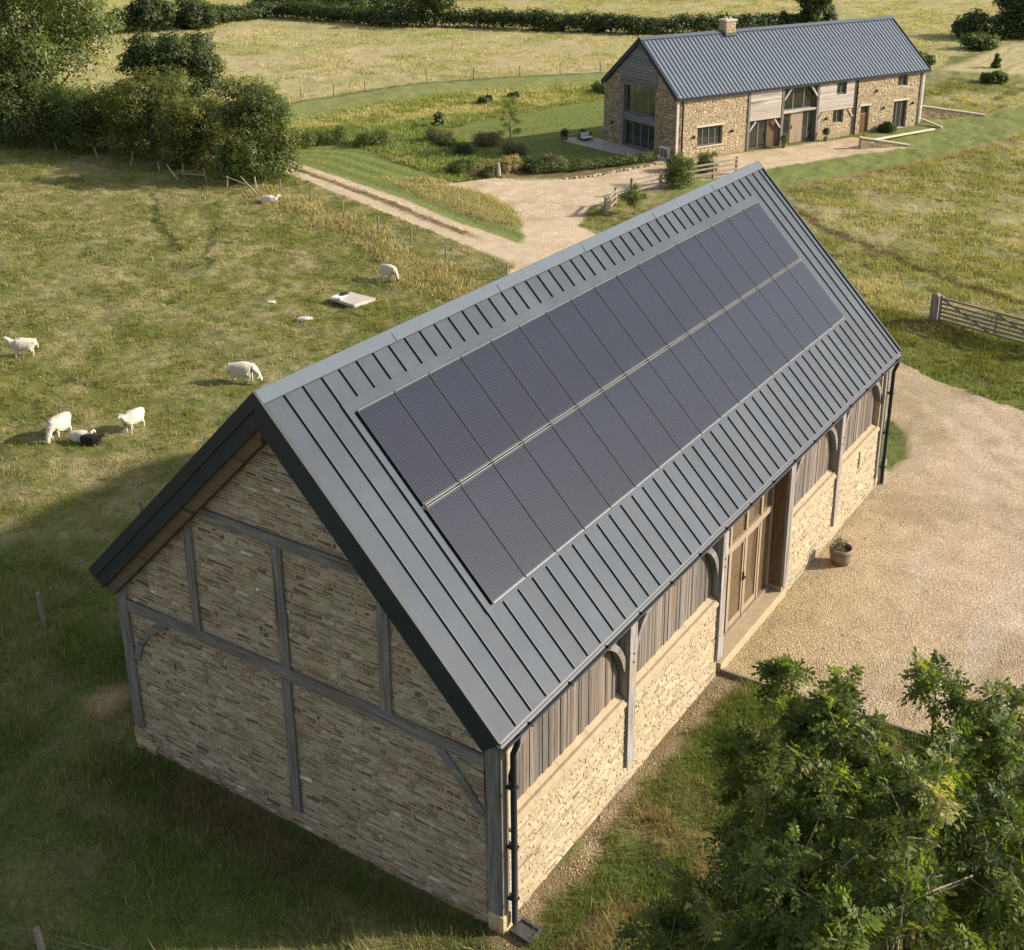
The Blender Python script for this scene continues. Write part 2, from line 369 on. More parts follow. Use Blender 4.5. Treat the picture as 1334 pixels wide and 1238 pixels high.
# walls: mortar cores
def wall_top(y): # underside height at y
    return (H-.02-(RY-y)*(H-ER[1])/(RY-ER[0])) if y<RY else (H-.02-(y-RY)*(H-EL[1])/(EL[0]-RY))
m=MB()
g0=.004
prof=[(0.02,-.3),(W-.02,-.3),(W-.02,wall_top(W)-.25),(RY,H-.3),(0.02,wall_top(0)-.25)]
n_=len(prof)
m.add([(g0,)+p for p in prof]+[(.4,)+p for p in prof],[tuple(reversed(range(n_))),tuple(range(n_,2*n_))]+[((i+1)%n_,n_+(i+1)%n_,n_+i,i) for i in range(n_)])
gw=m.build('gable_wall',M['mortar_dark'],barn)
m=MB()
m.add([(L-.4,)+p for p in prof]+[(L,)+p for p in prof],[tuple(reversed(range(n_))),tuple(range(n_,2*n_))]+[((i+1)%n_,n_+(i+1)%n_,n_+i,i) for i in range(n_)])
m.build('gable_wall',M['mortar_dark'],barn)
m=MB(); m.box((.41,W-.4,-.3),(L-.41,W-.02,2.95)); m.build('rear_wall',M['mortar_dark'],barn)
m=MB()
# side span on gable following the roof
def gspan(z):
    if z<2.85: return (.0,W)
    k=(z+.30-ER[1])/(H-ER[1]); a=max(0,ER[0]+k*(RY-ER[0])+.05); b=min(W,EL[0]-k*(EL[0]-RY)-.05); return (a,b)
stones(m,(0,0,0),(0,1,0),(0,0,1),(-1,0,0),dict(z0=-.05,z1=6.62,span=gspan),.055,(.07,.34),PAL_G,seed=3,proud=.011,gap=.013,var=.15)
m.build('rubble_stonework',M['stone'],gw)
# plinth course stones at bottom slightly proud
m=MB(); stones(m,(-.035,0,0),(0,1,0),(0,0,1),(-1,0,0),dict(z0=-.05,z1=.38,span=lambda z:(W-.42+.5*max(0,z-.1),W+.05)),.09,(.2,.5),PAL_S if 0 else ([(.40,.31,.19),(.33,.25,.15),(.46,.37,.24)],[3,2,2]),seed=9)
m.build('plinth',M['stone'],gw)
# south wall dwarf stone sections + inner core
sw=MB(); sw.box((.21,.023,-.3),(6.55,.30,1.60)); sw.box((9.62,.023,-.3),(13.54,.30,1.60)); sw.box((13.63,.023,-.3),(L-.01,.30,1.60)); sw.box((13.54,.12,-.3),(13.63,.30,1.60)); sw.box((13.54,.03,-.3),(13.63,.12,1.05)); sw.box((13.54,.03,1.5),(13.63,.12,1.6))
swall=sw.build('south_wall',M['mortar'],barn)
m=MB()
for (a,b,sd) in ((.20,6.56,5),(9.60,L,6)):
    stones(m,(0,.018,0),(1,0,0),(0,0,1),(0,-1,0),dict(z0=-.05,z1=1.53,span=lambda z,a=a,b=b:(a,b)),.056,(.10,.40),PAL_S,proud=.006,holes=[(13.53,13.64,1.05,1.5)],seed=sd,var=.13,gap=.006)
m.build('rubble_stonework',M['stone'],swall)
m=MB() # sloped ledge capping
for (a,b) in ((.20,3.28),(3.52,6.46),(9.68,12.06),(12.3,14.78)):
    x=a
    while x<b-.02:
        x1=min(b,x+rnd.uniform(.5,.9)); 
        m.hexa([(x+.003,-.012,1.49),(x1-.003,-.012,1.49),(x1-.003,.14,1.49),(x+.003,.14,1.49),(x+.003,-.012,1.545),(x1-.003,-.012,1.545),(x1-.003,.155,1.66),(x+.003,.155,1.66)],tuple([rnd.uniform(.85,1.1)]*3)); x=x1
m.build('ledge',M['sill'],swall)
m=MB(); m.box((13.535,.02,1.04),(13.635,.10,1.51)); m.build('slit_window',M['black'],swall)
# boards
for (a,b) in ((.20,3.26),(3.54,6.44),(9.70,12.04),(12.32,14.76)):
    m=MB(); x=a
    while x<b-.01:
        x1=min(b,x+rnd.uniform(.06,.105)); k=rnd.uniform(.62,1.25); wv=rnd.random()*.12
        m.box((x+.004,.15-rnd.uniform(0,.014),1.60),(x1-.004,.20,3.02),(k*(1+wv),k,k*(1-wv))); x=x1
    m.box((a,.175,1.6),(b,.19,3.02),(.3,.3,.3))
    m.build('board_cladding',M['boards'],barn)
m=MB(); m.box((.12,-.005,2.93),(6.60,.16,3.06)); m.box((9.44,-.005,2.93),(15.0,.16,3.06)); m.box((6.60,-.005,2.93),(9.44,.30,3.06)); m.build('wall_plate',M['oak_x'],barn)
# south posts
def spost(x0,x1,y0,y1,z0,z1,mt='oak_z',c=1.0):
    m=MB(); m.box((x0,y0,z0),(x1,y1,z1),(c,c,c)); return m.build('post',M[mt],barn,bevel=.008)
spost(-.022,.13,-.03,.20,.28,2.93); 
spost(3.29,3.51,-.035,.16,.34,2.93,c=1.5); spost(6.47,6.68,-.035,.32,.36,2.93,c=1.5); 
p=spost(9.40,9.64,-.035,.32,.30,2.93,c=1.35); 
spost(12.08,12.28,-.035,.16,.34,2.93,c=1.45); spost(14.80,15.02,-.035,.16,.28,2.93,c=1.3)
spost(.135,.165,-.012,.16,.20,2.93,'boards')
m=MB(); m.box((-.055,-.055,-.1),(.19,.20,.28),(.44,.34,.21)); m.build('corner_stone',M['stone'],barn,bevel=.02)
# pegs
m=MB()
for x in (3.40,6.57,12.18):
    for z in (2.35,2.2): m.tube([(x,-.05,z),(x,-.03,z)],.013,8)
m.build('oak_peg',M['black'],barn)
# curved braces
def brace(axis,p0,p1,bulge,w,t,depth,mt):
    """curved brace in plane; p0 (a,z) on post, p1 (a,z) on beam; bulge curvature toward corner"""
    m=MB(); n=12; A=Vector((p0[0],p0[1]));B=Vector((p1[0],p1[1])); Cc=Vector((p0[0],p1[1]))*1.0
    mid=(A+B)/2; ctrl=mid+(Cc-mid)*bulge
    pts=[(A*(1-s)**2+ctrl*2*s*(1-s)+B*s*s) for s in [i/n for i in range(n+1)]]
    vs=[]
    for i,q in enumerate(pts):
        t_=(pts[min(i+1,n)]-pts[max(i-1,0)]).normalized(); nn=Vector((-t_.y,t_.x))*w/2
        for sgn in (1,-1):
            for dd in depth:
                r=q+nn*sgn
                vs.append((r.x,dd,r.y) if axis=='x' else (dd,r.x,r.y))
    fs=[]
    for i in range(n):
        a=i*4;b=a+4
        fs+=[(a,a+1,b+1,b),(a+2,b+2,b+3,a+3),(a,b,b+2,a+2),(a+1,a+3,b+3,b+1)]
    fs+=[(0,2,3,1),(n*4,n*4+1,n*4+3,n*4+2)]
    m.add(vs,fs); o=m.build('brace',M[mt],barn); 
    bm_fix(o); return o
import bmesh
def bm_fix(o):
    b=bmesh.new(); b.from_mesh(o.data); bmesh.ops.recalc_face_normals(b,faces=b.faces); b.to_mesh(o.data); b.free()
for px,dr in ((.16,1),(3.27,-1),(3.53,1),(6.46,-1),(9.66,1),(12.06,-1),(12.30,1),(14.79,-1)):
    brace('x',(px,2.12),(px+dr*.72,2.90),.55,.10,.1,(.02,.13),'oak_x')
# gable timbers
def gb(a,b,w,name='beam',mt='oak_y',d=.035):
    m=MB(); 
    A=Vector((-.012,a[0],a[1]));B=Vector((-.012,b[0],b[1])); n=7
    pts=[A.lerp(B,i/n)+Vector((0,0,rnd.uniform(-.006,.006))) for i in range(n+1)]
    dr=(B-A).normalized(); up=Vector((0,-dr.z,dr.y))
    if up.z<0 or (abs(up.z)<.05 and up.y<0): up=-up
    vs=[]
    for q in pts:
        w_=w*(1+rnd.uniform(-.05,.05))
        for dd in (.01,-d):
            vs+= [q+up*w_/2+Vector((dd,0,0)),q-up*w_/2+Vector((dd,0,0))]
    fs=[]
    for i in range(n):
        a_=i*4;b_=a_+4; fs+=[(a_,b_,b_+1,a_+1),(a_+2,a_+3,b_+3,b_+2),(a_,a_+2,b_+2,b_),(a_+1,b_+1,b_+3,a_+3)]
    fs+=[(0,1,3,2),(n*4,n*4+2,n*4+3,n*4+1)]
    m.add(vs,fs,(1,1,1)); o=m.build(name,M[mt],barn); bm_fix(o); return o
gb((.21,2.69),(6.78,2.69),.19)
gb((1.80,4.79),(5.22,4.79),.17)
gb((3.56,2.79),(3.56,4.70),.18,'post','oak_z',.028); gb((3.58,.32),(3.58,2.59),.18,'post','oak_z',.028)
gb((5.29,2.79),(5.27,4.70),.15,'stud','oak_z',.026); gb((1.78,2.79),(1.76,4.55),.18,'stud','oak_z',.026)
m=MB(); m.box((-.045,6.80,.42),(.04,7.02,3.0)); m.build('post',M['oak_z'],barn,bevel=.01)
m=MB(); m.box((-.04,.0,.28),(.01,.225,2.95)); m.build('post',M['oak_z'],barn,bevel=.01)
brace('y',(6.76,1.72),(5.98,2.58),.5,.12,.1,(-.036,.0),'oak_y')
brace('y',(.25,1.78),(.95,2.58),.12,.13,.1,(-.036,.0),'oak_y')
# doorway
m=MB(); m.box((6.68,-.02,-.2),(9.66,.36,.19)); m.build('threshold',M['sill'],barn,bevel=.01)
m=MB(); m.box((9.395,.0,.19),(9.45,.40,.30)); m.build('post_foot',M['oak_warm'],barn)
df=MB(); yf0,yf1=.27,.35
df.box((6.70,yf0-.03,.19),(9.39,yf1,.27),(.8,.8,.8))
for x in (6.70,7.46,8.15,8.81,9.31): df.box((x,yf0,.27),(x+.08,yf1,2.90))
df.box((6.78,yf0-.02,1.93),(9.31,yf1-.003,2.05)); df.box((6.78,yf0,2.80),(9.31,yf1-.004,2.90))
dfo=df.build('door_frame',M['oak_warm'],barn,bevel=.005)
m=MB(); m.box((9.30,.36,.19),(9.40,1.1,2.92)); m.box((6.60,.36,.19),(6.70,1.1,2.92)); m.build('reveal',M['oak_brown'],barn)
m=MB(); m.box((9.396,.03,.30),(9.399,.26,2.92)); m.build('reveal_lining',M['oak_brown'],barn)
for x in (6.78,7.54,8.23,8.89):
    m=MB(); w_=(7.46-6.78 if x<7 else (8.15-7.54 if x<8 else (8.81-8.23 if x<8.5 else 9.31-8.89)))
    leaf=x in (7.54,8.23)
    if leaf:
        l=MB(); l.box((x+.003,.285,.275),(x+.06,.335,1.925)); l.box((x+w_-.06,.285,.275),(x+w_-.003,.335,1.925)); l.box((x+.06,.285,.275),(x+w_-.06,.335,.40)); l.box((x+.06,.285,1.85),(x+w_-.06,.335,1.925))
        door=l.build('glazed_door',M['oak_warm'],dfo,bevel=.003); m.box((x+.055,.305,.39),(x+w_-.055,.318,1.86)); m.build('door_pane',M['glass_brown'],dfo)
    else:
        m.box((x,.305,.27),(x+w_,.318,1.93)); m.build('side_pane',M['glass_brown'],dfo)
    m=MB(); m.box((x,.305,2.05),(x+w_,.318,2.80)); m.build('transom_pane',M['glass_brown'],dfo)
m=MB(); m.box((8.13,.255,1.02),(8.15,.27,1.20)); m.tube([(8.14,.22,1.10),(8.14,.27,1.10)],.012,8); m.tube([(8.14,.22,1.10),(8.03,.22,1.10)],.010,8); m.build('door_handle',M['black'],dfo)
# solar panels
pitch=.7665
def panel_mesh(s0,s1):
    m=MB(); o=rp(0,s0,.05); fr=.010; w=pitch-.016
    def pb(x0,x1,a,b,d0,d1,mi): 
        p=[rp(x,s,d)-o for d in (d0,d1) for (x,s) in ((x0,a),(x1,a),(x1,b),(x0,b))]; m.hexa(p,None,mi)
    pb(0,w,s0,s1,.02,.055,1); pb(fr,w-fr,s0+fr,s1-fr,.0552,.060,0)
    me=m.mesh('solar_panel',[M['panel'],M['panel_frame']]); return me,o
for r,(a,b) in enumerate(((.805,2.300),(2.370,3.855))):
    me,o=panel_mesh(a,b)
    for k in range(17):
        ob=bpy.data.objects.new('solar_panel',me); C.objects.link(ob); ob.parent=barn; ob.location=o+Vector((1.005+k*pitch,0,0))
for (a_,b_,c_0,c_1) in ((2.312,2.322,.05,.072),(2.348,2.358,.05,.072),(.792,.800,.05,.070),(3.860,3.872,.04,.062)):
    m=MB()
    for k in range(17):
        x=1.012+k*pitch; rbox(m,x,x+pitch-.03,a_,b_,c_0,c_1)
    m.build('panel_rail',M['alu'],barn)
m=MB()
for k in range(1,17):
    x=1.0+k*pitch-.006; rbox(m,x-.004,x+.010,.80,3.86,.02,.066)
m.build('panel_gap_strip',M['black'],barn)

# ------------------------------------------------------------------ HOUSE
HA=(42.39,19.06); HRZ=math.atan2(-.4141,.9102)
hs=thing('farmhouse','two storey converted stone farmhouse with blue grey metal roof across the drive','house',(HA[0],HA[1],0),HRZ)
HW,HL,HE,HH=5.95,17.0,2.97,5.42
hRY=HW/2
def hp(x,s,d,side='r'):
    e=(-.10,HE+.02) if side=='r' else (HW+.10,HE+.02)
    dd=Vector((0,e[0]-hRY,e[1]-HH)); dd.normalize(); nn=Vector((0,-dd.z,dd.y)) if side=='l' else Vector((0,dd.z,-dd.y))
    if nn.z<0: nn=-nn
    return Vector((x,hRY,HH))+dd*s+nn*d
hl=math.hypot(hRY+.10,HH-HE-.02)
def hbox(mb,x0,x1,s0,s1,d0,d1,side='r'):
    mb.hexa([hp(x0,s0,d0,side),hp(x1,s0,d0,side),hp(x1,s1,d0,side),hp(x0,s1,d0,side),hp(x0,s0,d1,side),hp(x1,s0,d1,side),hp(x1,s1,d1,side),hp(x0,s1,d1,side)])
m=MB(); prof=[yz(hp(0,0,0)),yz(hp(0,hl,0)),yz(hp(0,hl,-.08)),(hRY,HH-.12),yz(hp(0,hl,-.08,'l')),yz(hp(0,hl,0,'l'))]
prof_extrude(m,prof,-.10,HL+.28); hroof=m.build('roof',M['house_roof'],hs)
m=MB(); x=.05
while x<HL+.25:
    hbox(m,x-.025,x+.025,.1,hl,0,.032); hbox(m,x-.025,x+.025,.1,hl,0,.032,'l'); x+=.25
m.build('roof_seam',M['house_seam'],hroof)
m=MB(); prof=[yz(hp(0,.16,.07)),yz(hp(0,.16,.01)),(hRY,HH),yz(hp(0,.16,.01,'l')),yz(hp(0,.16,.07,'l')),(hRY,HH+.09)]; prof_extrude(m,prof,-.12,HL+.3); m.build('ridge_cap',M['cap'],hroof)
m=MB()
for side in 'rl':
    for x in (-.13,HL+.27): hbox(m,x,x+.04,.0,hl,-.16,.06,side)
m.build('fascia',M['anthracite'],hs)
m=MB(); m.box((-.1,-.19,HE-.09),(HL+.28,-.09,HE-.01)); m.build('gutter',M['black'],hs)
# chimney
m=MB(); stones(m,(0,0,0),(1,0,0),(0,0,1),(0,-1,0),dict(z0=HH-.5,z1=HH+.52,span=lambda z:(5.1,5.75)),.09,(.15,.3),PAL_H,seed=21)
stones(m,(0,0,0),(1,0,0),(0,0,1),(0,-1,0),dict(z0=0,z1=0,span=lambda z:(0,0)),.09,(.1,.2),PAL_H)
for v_ in range(len(m.v)): m.v[v_]=(m.v[v_][0],m.v[v_][1]+hRY-.27,m.v[v_][2])
m2=MB(); stones(m2,(0,0,0),(0,1,0),(0,0,1),(-1,0,0),dict(z0=HH-.5,z1=HH+.52,span=lambda z:(hRY-.27,hRY+.27)),.09,(.15,.3),PAL_H,seed=22)
m.add([(v[0]+5.1,v[1],v[2]) for v in m2.v],[f for f in m2.f]); m.c[-len(m2.c):]=m2.c
m.box((5.11,hRY-.26,HH-.5),(5.74,hRY+.26,HH+.52),(.42,.33,.2))
ch=m.build('chimney',M['stone'],hroof)
m=MB(); m.box((5.06,hRY-.32,HH+.52),(5.79,hRY+.32,HH+.60)); m.tube([(5.28,hRY,HH+.6),(5.28,hRY,HH+.72)],.07,10); m.tube([(5.57,hRY,HH+.6),(5.57,hRY,HH+.70)],.07,10); m.build('chimney_cap',M['coping'],ch)
m=MB(); m.box((5.04,hRY-.36,HH-.18),(5.81,hRY+.36,HH-.05)); m.build('lead_flashing',M['cap'],ch)
# walls
def hwall(x0,y0,x1,y1,z0,z1): 
    m=MB(); m.box((x0,y0,z0),(x1,y1,z1)); return m
SH=[(1.3,2.85,.56,1.48),(4.45,6.7,-.1,3),(6.6,9.1,-.1,3),(9.1,11.75,1.43,3),(10.3,11.05,.75,1.43),(12.3,12.95,-.1,1.45),(14.95,15.7,2.25,2.93),(14.8,15.85,-.1,1.47)]
m=MB()
m.box((.02,.25,-.1),(HL-.02,.40,2.9)); 
for (a,b,c,d) in ((.02,1.3,-.1,2.95),(1.3,2.85,-.1,.56),(1.3,2.85,1.48,2.95),(2.85,4.45,-.1,2.95),(9.2,10.3,-.1,1.43),(10.3,11.05,-.1,.75),(11.05,12.3,-.1,1.43),(11.75,12.3,1.43,2.95),(12.3,12.95,1.45,2.95),(12.95,14.8,-.1,2.95),(14.8,15.85,1.47,2.25),(14.8,14.95,2.25,2.95),(15.7,15.85,2.25,2.95),(14.95,15.7,2.93,2.95),(15.85,HL-.02,-.1,2.95)):
    m.box((a,.02,c),(b,.25,d))
hw=m.build('south_wall',M['house_mortar'],hs)
m=MB(); 
stones(m,(0,0,0),(1,0,0),(0,0,1),(0,-1,0),dict(z0=-.05,z1=2.95,span=lambda z:(0,HL)),.068,(.09,.24),PAL_H,holes=SH,seed=31,var=.12,gap=.010,proud=.01)
m.build('stonework',M['stone'],hw)
m=MB(); prof=[(0.02,-.1),(1.72,-.1),(1.72,3.2),(1.6,3.2),(1.6,4.05),(0.02,2.85)]
def gpoly(m,prof,x0,x1):
    n=len(prof); m.add([(x0,)+p for p in prof]+[(x1,)+p for p in prof],[tuple(reversed(range(n))),tuple(range(n,2*n))]+[((i+1)%n,n+(i+1)%n,n+i,i) for i in range(n)])
gpoly(m,prof,.02,.3); gpoly(m,[(4.22,-.1),(HW-.02,-.1),(HW-.02,2.85),(4.55,4.0),(4.55,3.2),(4.22,3.2)],.02,.3)
gpoly(m,[(0.02,-.1),(HW-.02,-.1),(HW-.02,2.85),(hRY,5.2),(0.02,2.85)],HL-.3,HL-.02)
m.box((.31,HW-.35,-.1),(HL-.3,HW-.02,2.9))
hg=m.build('gable_wall',M['house_mortar'],hs)
def hspan(z):
    k=max(0,(z-2.8)/(HH-2.8)); return (hRY*k+.02,HW-hRY*k-.02)
m=MB(); stones(m,(0,0,0),(0,1,0),(0,0,1),(-1,0,0),dict(z0=-.05,z1=4.0,span=hspan),.068,(.09,.24),([(.33,.26,.17),(.25,.19,.12),(.40,.33,.23),(.18,.13,.08)],[3,2,2,1]),holes=[(1.70,4.24,-.1,3.2),(1.6,4.55,3.18,4.2)],seed=32,gap=.014)
m.build('stonework',M['stone'],hg)
m=MB(); z=3.2
while z<5.1:
    k=(z+.15-HE)/(HH-HE); a=max(1.6,hRY*k+.1); b=min(4.55,HW-hRY*k-.1)
    if b>a: c=rnd.uniform(.8,1.15); m.box((-.03,a,z+.005),(.15,b,z+.14),(c,c,c))
    z+=.15
m.build('gable_boards',M['boards_grey'],hs)
m=MB(); m.box((.005,1.72,1.38),(.2,4.22,1.76)); m.box((.005,1.72,-.02),(.2,4.22,.10)); m.build('gable_beam',M['boards_grey'],hs)
def window(x0,x1,z0,z1,n,parent,plane='s',depth=.16,fm='oak_z',name='window',pane='glass',fw=.045,lintel=False,mid=False):
    m=MB(); 
    def B(a,b,c,d,e,f,M_=None):
        (M_ or m).box((a,c,e),(b,d,f)) if plane=='s' else (M_ or m).box((c,a,e),(d,b,f))
    y0,y1=depth-.05,depth
    B(x0,x1,y0,y1,z0,z0+fw); B(x0,x1,y0,y1,z1-fw,z1); B(x0,x0+fw,y0,y1,z0+fw,z1-fw); B(x1-fw,x1,y0,y1,z0+fw,z1-fw)
    for k in range(1,n):
        x=x0+(x1-x0)*k/n; B(x-fw/2,x+fw/2,y0,y1,z0+fw,z1-fw)
    w=m.build(name,M[fm],parent)
    p=MB(); B(x0+fw*.6,x1-fw*.6,depth-.03,depth-.015,z0+fw*.6,z1-fw*.6,p); p.build('pane',M[pane],w)
    if lintel:
        q=MB(); B(x0-.12,x1+.12,-.03,.10,z1,z1+.10,q); B(x0-.08,x1+.08,-.05,.12,z0-.06,z0,q); q.build('stone_surround',M['coping'],w)
    return w
window(1.72,4.22,1.76,3.2,4,hs,'g',.2,'boards_grey','gable_window',fw=.06); window(1.72,4.22,.10,1.38,4,hs,'g',.2,'boards_grey','gable_window',fw=.06)
m=MB(); m.box((-.02,4.22,0),(.24,4.40,3.2)); m.box((-.02,1.58,3.1),(.12,4.5,3.22)); m.build('gable_post',M['boards_grey'],hs)
m=MB(); m.box((.205,3.85,.12),(.22,4.12,1.36)); m.box((.205,3.85,1.8),(.22,4.15,3.15)); m.build('curtain',M['white_paint'],hs)
window(1.3,2.85,.56,1.48,4,hs,lintel=True,fm='boards_grey'); window(14.95,15.7,2.25,2.93,2,hs,fm='boards_grey',lintel=False); window(10.3,11.05,.75,1.42,2,hs,fm='boards_grey',lintel=False)
window(14.8,15.85,.0,1.47,3,hs,fm='boards_grey',name='french_door',lintel=True)
m=MB(); m.box((12.3,.10,0),(12.95,.15,1.0),(1,.8,.6)); m.build('side_door',M['oak_brown'],hs); window(12.3,12.95,1.0,1.45,1,hs,fm='oak_warm'); 
m=MB(); m.box((12.2,-.03,1.45),(13.05,.1,1.55)); m.build('lintel',M['coping'],hs)
# entrance bays
for (a,b,nm) in ((4.55,6.6,0),(9.2,11.72,1)):
    m=MB(); z=1.45
    while z<2.88:
        c=rnd.uniform(.82,1.1)
        if nm and z+.1>2.25: m.box((a,-.03,z+.004),(10.4,.06,z+.105),(c,c,c)); m.box((11.1,-.03,z+.004),(b,.06,z+.105),(c,c,c))
        else: m.box((a,-.03,z+.004),(b,.06,z+.105),(c,c,c))
        z+=.11
    m.box((a,-.0,1.45),(10.4 if nm else b,.05,2.9),(.5,.5,.5))
    if nm: m.box((11.1,0,1.45),(b,.05,2.9),(.5,.5,.5))
    m.build('board_cladding',M['boards_pale'],hs)
window(10.4,11.1,2.25,2.88,2,hs,depth=.10,fm='boards_grey')
window(4.75,5.3,.03,1.43,1,hs,depth=.22,fm='oak_brown',name='porch_window'); window(5.3,5.85,.03,1.43,1,hs,depth=.22,fm='boards_grey',name='porch_window',pane='glass')
m=MB(); m.box((5.85,.12,0),(6.5,.22,1.43)); m.build('porch_board',M['oak_brown'],hs)
window(6.78,9.0,1.72,2.86,3,hs,depth=.18,fm='oak_z',name='hall_window',fw=.06)
window(6.78,7.4,.03,1.6,1,hs,depth=.18,fm='oak_warm',name='hall_window'); window(8.25,9.0,.03,1.6,2,hs,depth=.18,fm='oak_z',name='hall_window')
m=MB(); m.box((7.42,.10,.03),(8.22,.18,1.6)); fd=m.build('front_door',M['oak_warm'],hs); m=MB(); m.box((7.5,.07,.75),(7.52,.10,.95)); m.build('handle',M['black'],fd)
m=MB(); m.box((6.7,-.02,1.6),(9.1,.12,1.72)); m.build('transom',M['boards_pale'],hs)
for x,w_ in ((4.42,.12),(6.64,.14),(9.06,.14),(11.72,.10),(16.72,.12)):
    m=MB(); m.box((x,-.05,0),(x+w_,.10,2.92)); m.build('post',M['oak_z'],hs)
for x,h0 in ((11.86,0),(.28,0)):
    m=MB(); m.tube([(x,-.08,0),(x,-.08,2.9)],.045,8); m.build('downpipe',M['black'],hs)
for px,dr,z0,z1,ln in ((4.55,1,.95,1.4,.4),(6.60,-1,.95,1.4,.4),(6.80,1,2.3,2.85,.45),(9.05,-1,2.3,2.85,.45),(9.22,1,1.0,1.4,.35),(11.70,-1,1.0,1.4,.35)):
    m=MB(); m.bar((px,-.02,z0),(px+dr*ln,-.02,z1),.08,.07,up=(0,1,0)); m.build('brace',M['boards_pale'],hs)
for x,z in ((3.4,1.05),(1.0,1.0),(9.75,1.0),(13.95,1.15),(13.3,2.1),(16.2,1.2)):
    m=MB(); m.box((x,-.10,z),(x+.09,.0,z+.12)); m.build('wall_lamp',M['black'],hs)
m=MB(); m.box((-.10,5.1,1.0),(0,5.2,1.12)); m.build('wall_lamp',M['black'],hs)
m=MB(); m.box((-.12,.42,0),(.0,1.10,.58)); cab=m.build('meter_box',M['white_paint'],hs); m=MB(); m.box((-.135,.5,.08),(-.12,.73,.5)); m.box((-.135,.79,.08),(-.12,1.02,.5)); m.build('vent_grille',M['oak_z'],cab)
m=MB(); 
for z in [k*.28 for k in range(11)]: m.box((-.03,-.03,z+.005),(.12 if int(z/.28)%2 else .2,.05,z+.275),(1,)*3)
m.build('quoin',M['coping'],hs)
m=MB()
for z in [k*.28 for k in range(11)]: m.box((HL-.12,-.03,z+.005),(HL+.02,.05,z+.275))
m.build('quoin',M['coping'],hs)
def hloc(x,y,z=0): 
    c,s=math.cos(HRZ),math.sin(HRZ); return (HA[0]+c*x-s*y,HA[1]+s*x+c*y,z)
# retaining walls and patio (rest on the ground beside the house)
def retwall(label,a,b,h0,h1,ext):
    r=thing('retaining_wall',label,'wall',hloc(a[0],a[1]),HRZ,'low stone retaining walls by the farmhouse')
    d=Vector((b[0]-a[0],b[1]-a[1],0)); ln=d.length; ang=math.atan2(d.y,d.x); r.rotation_euler=(0,0,HRZ+ang)
    m=MB(); m.hexa([(0,.02,-.1),(ln,.02,-.1),(ln,.2,-.1),(0,.2,-.1),(0,.02,h0),(ln,.02,h1),(ln,.2,h1),(0,.2,h0)]); core=m.build('wall_core',M['house_mortar'],r)
    m=MB()
    stones(m,(0,.01,0),(1,0,0),(0,0,1),(0,-1,0),dict(z0=-.05,z1=max(h0,h1)-.02,span=lambda z:(0,ln*min(1,max(0.02,(h0-z-.02)/(h0-h1+.001))))),.08,(.12,.3),PAL_H,seed=int(h0*100)+int(a[0]))
    m.build('stonework',M['stone'],core)
    m=MB(); m.hexa([(-.03,-.03,h0),(ln,-.03,h1),(ln,.24,h1),(-.03,.24,h0),(-.03,-.03,h0+.05),(ln,-.03,h1+.05),(ln,.24,h1+.05),(-.03,.24,h0+.05)]); m.build('coping',M['coping'],r)
    m=MB(); ex=Vector(ext)-Vector((a[0],a[1])); ca,sa=math.cos(-ang),math.sin(-ang); e2=Vector((ca*ex.x-sa*ex.y,sa*ex.x+ca*ex.y,0))
    m.bar((0,.1,h0*.6),(e2.x,e2.y,.03),.12,.08); m.build('side_coping',M['coping'],r)
retwall('low stone retaining wall beside the gravel forecourt, nearest the drive',(9.55,-2.75),(12.2,-3.65),.56,.03,(16.6,-1.35))
retwall('low stone retaining wall at the far end corner of the farmhouse',(17.1,1.58),(22.06,-.41),.92,.06,(17.3,-1.3))

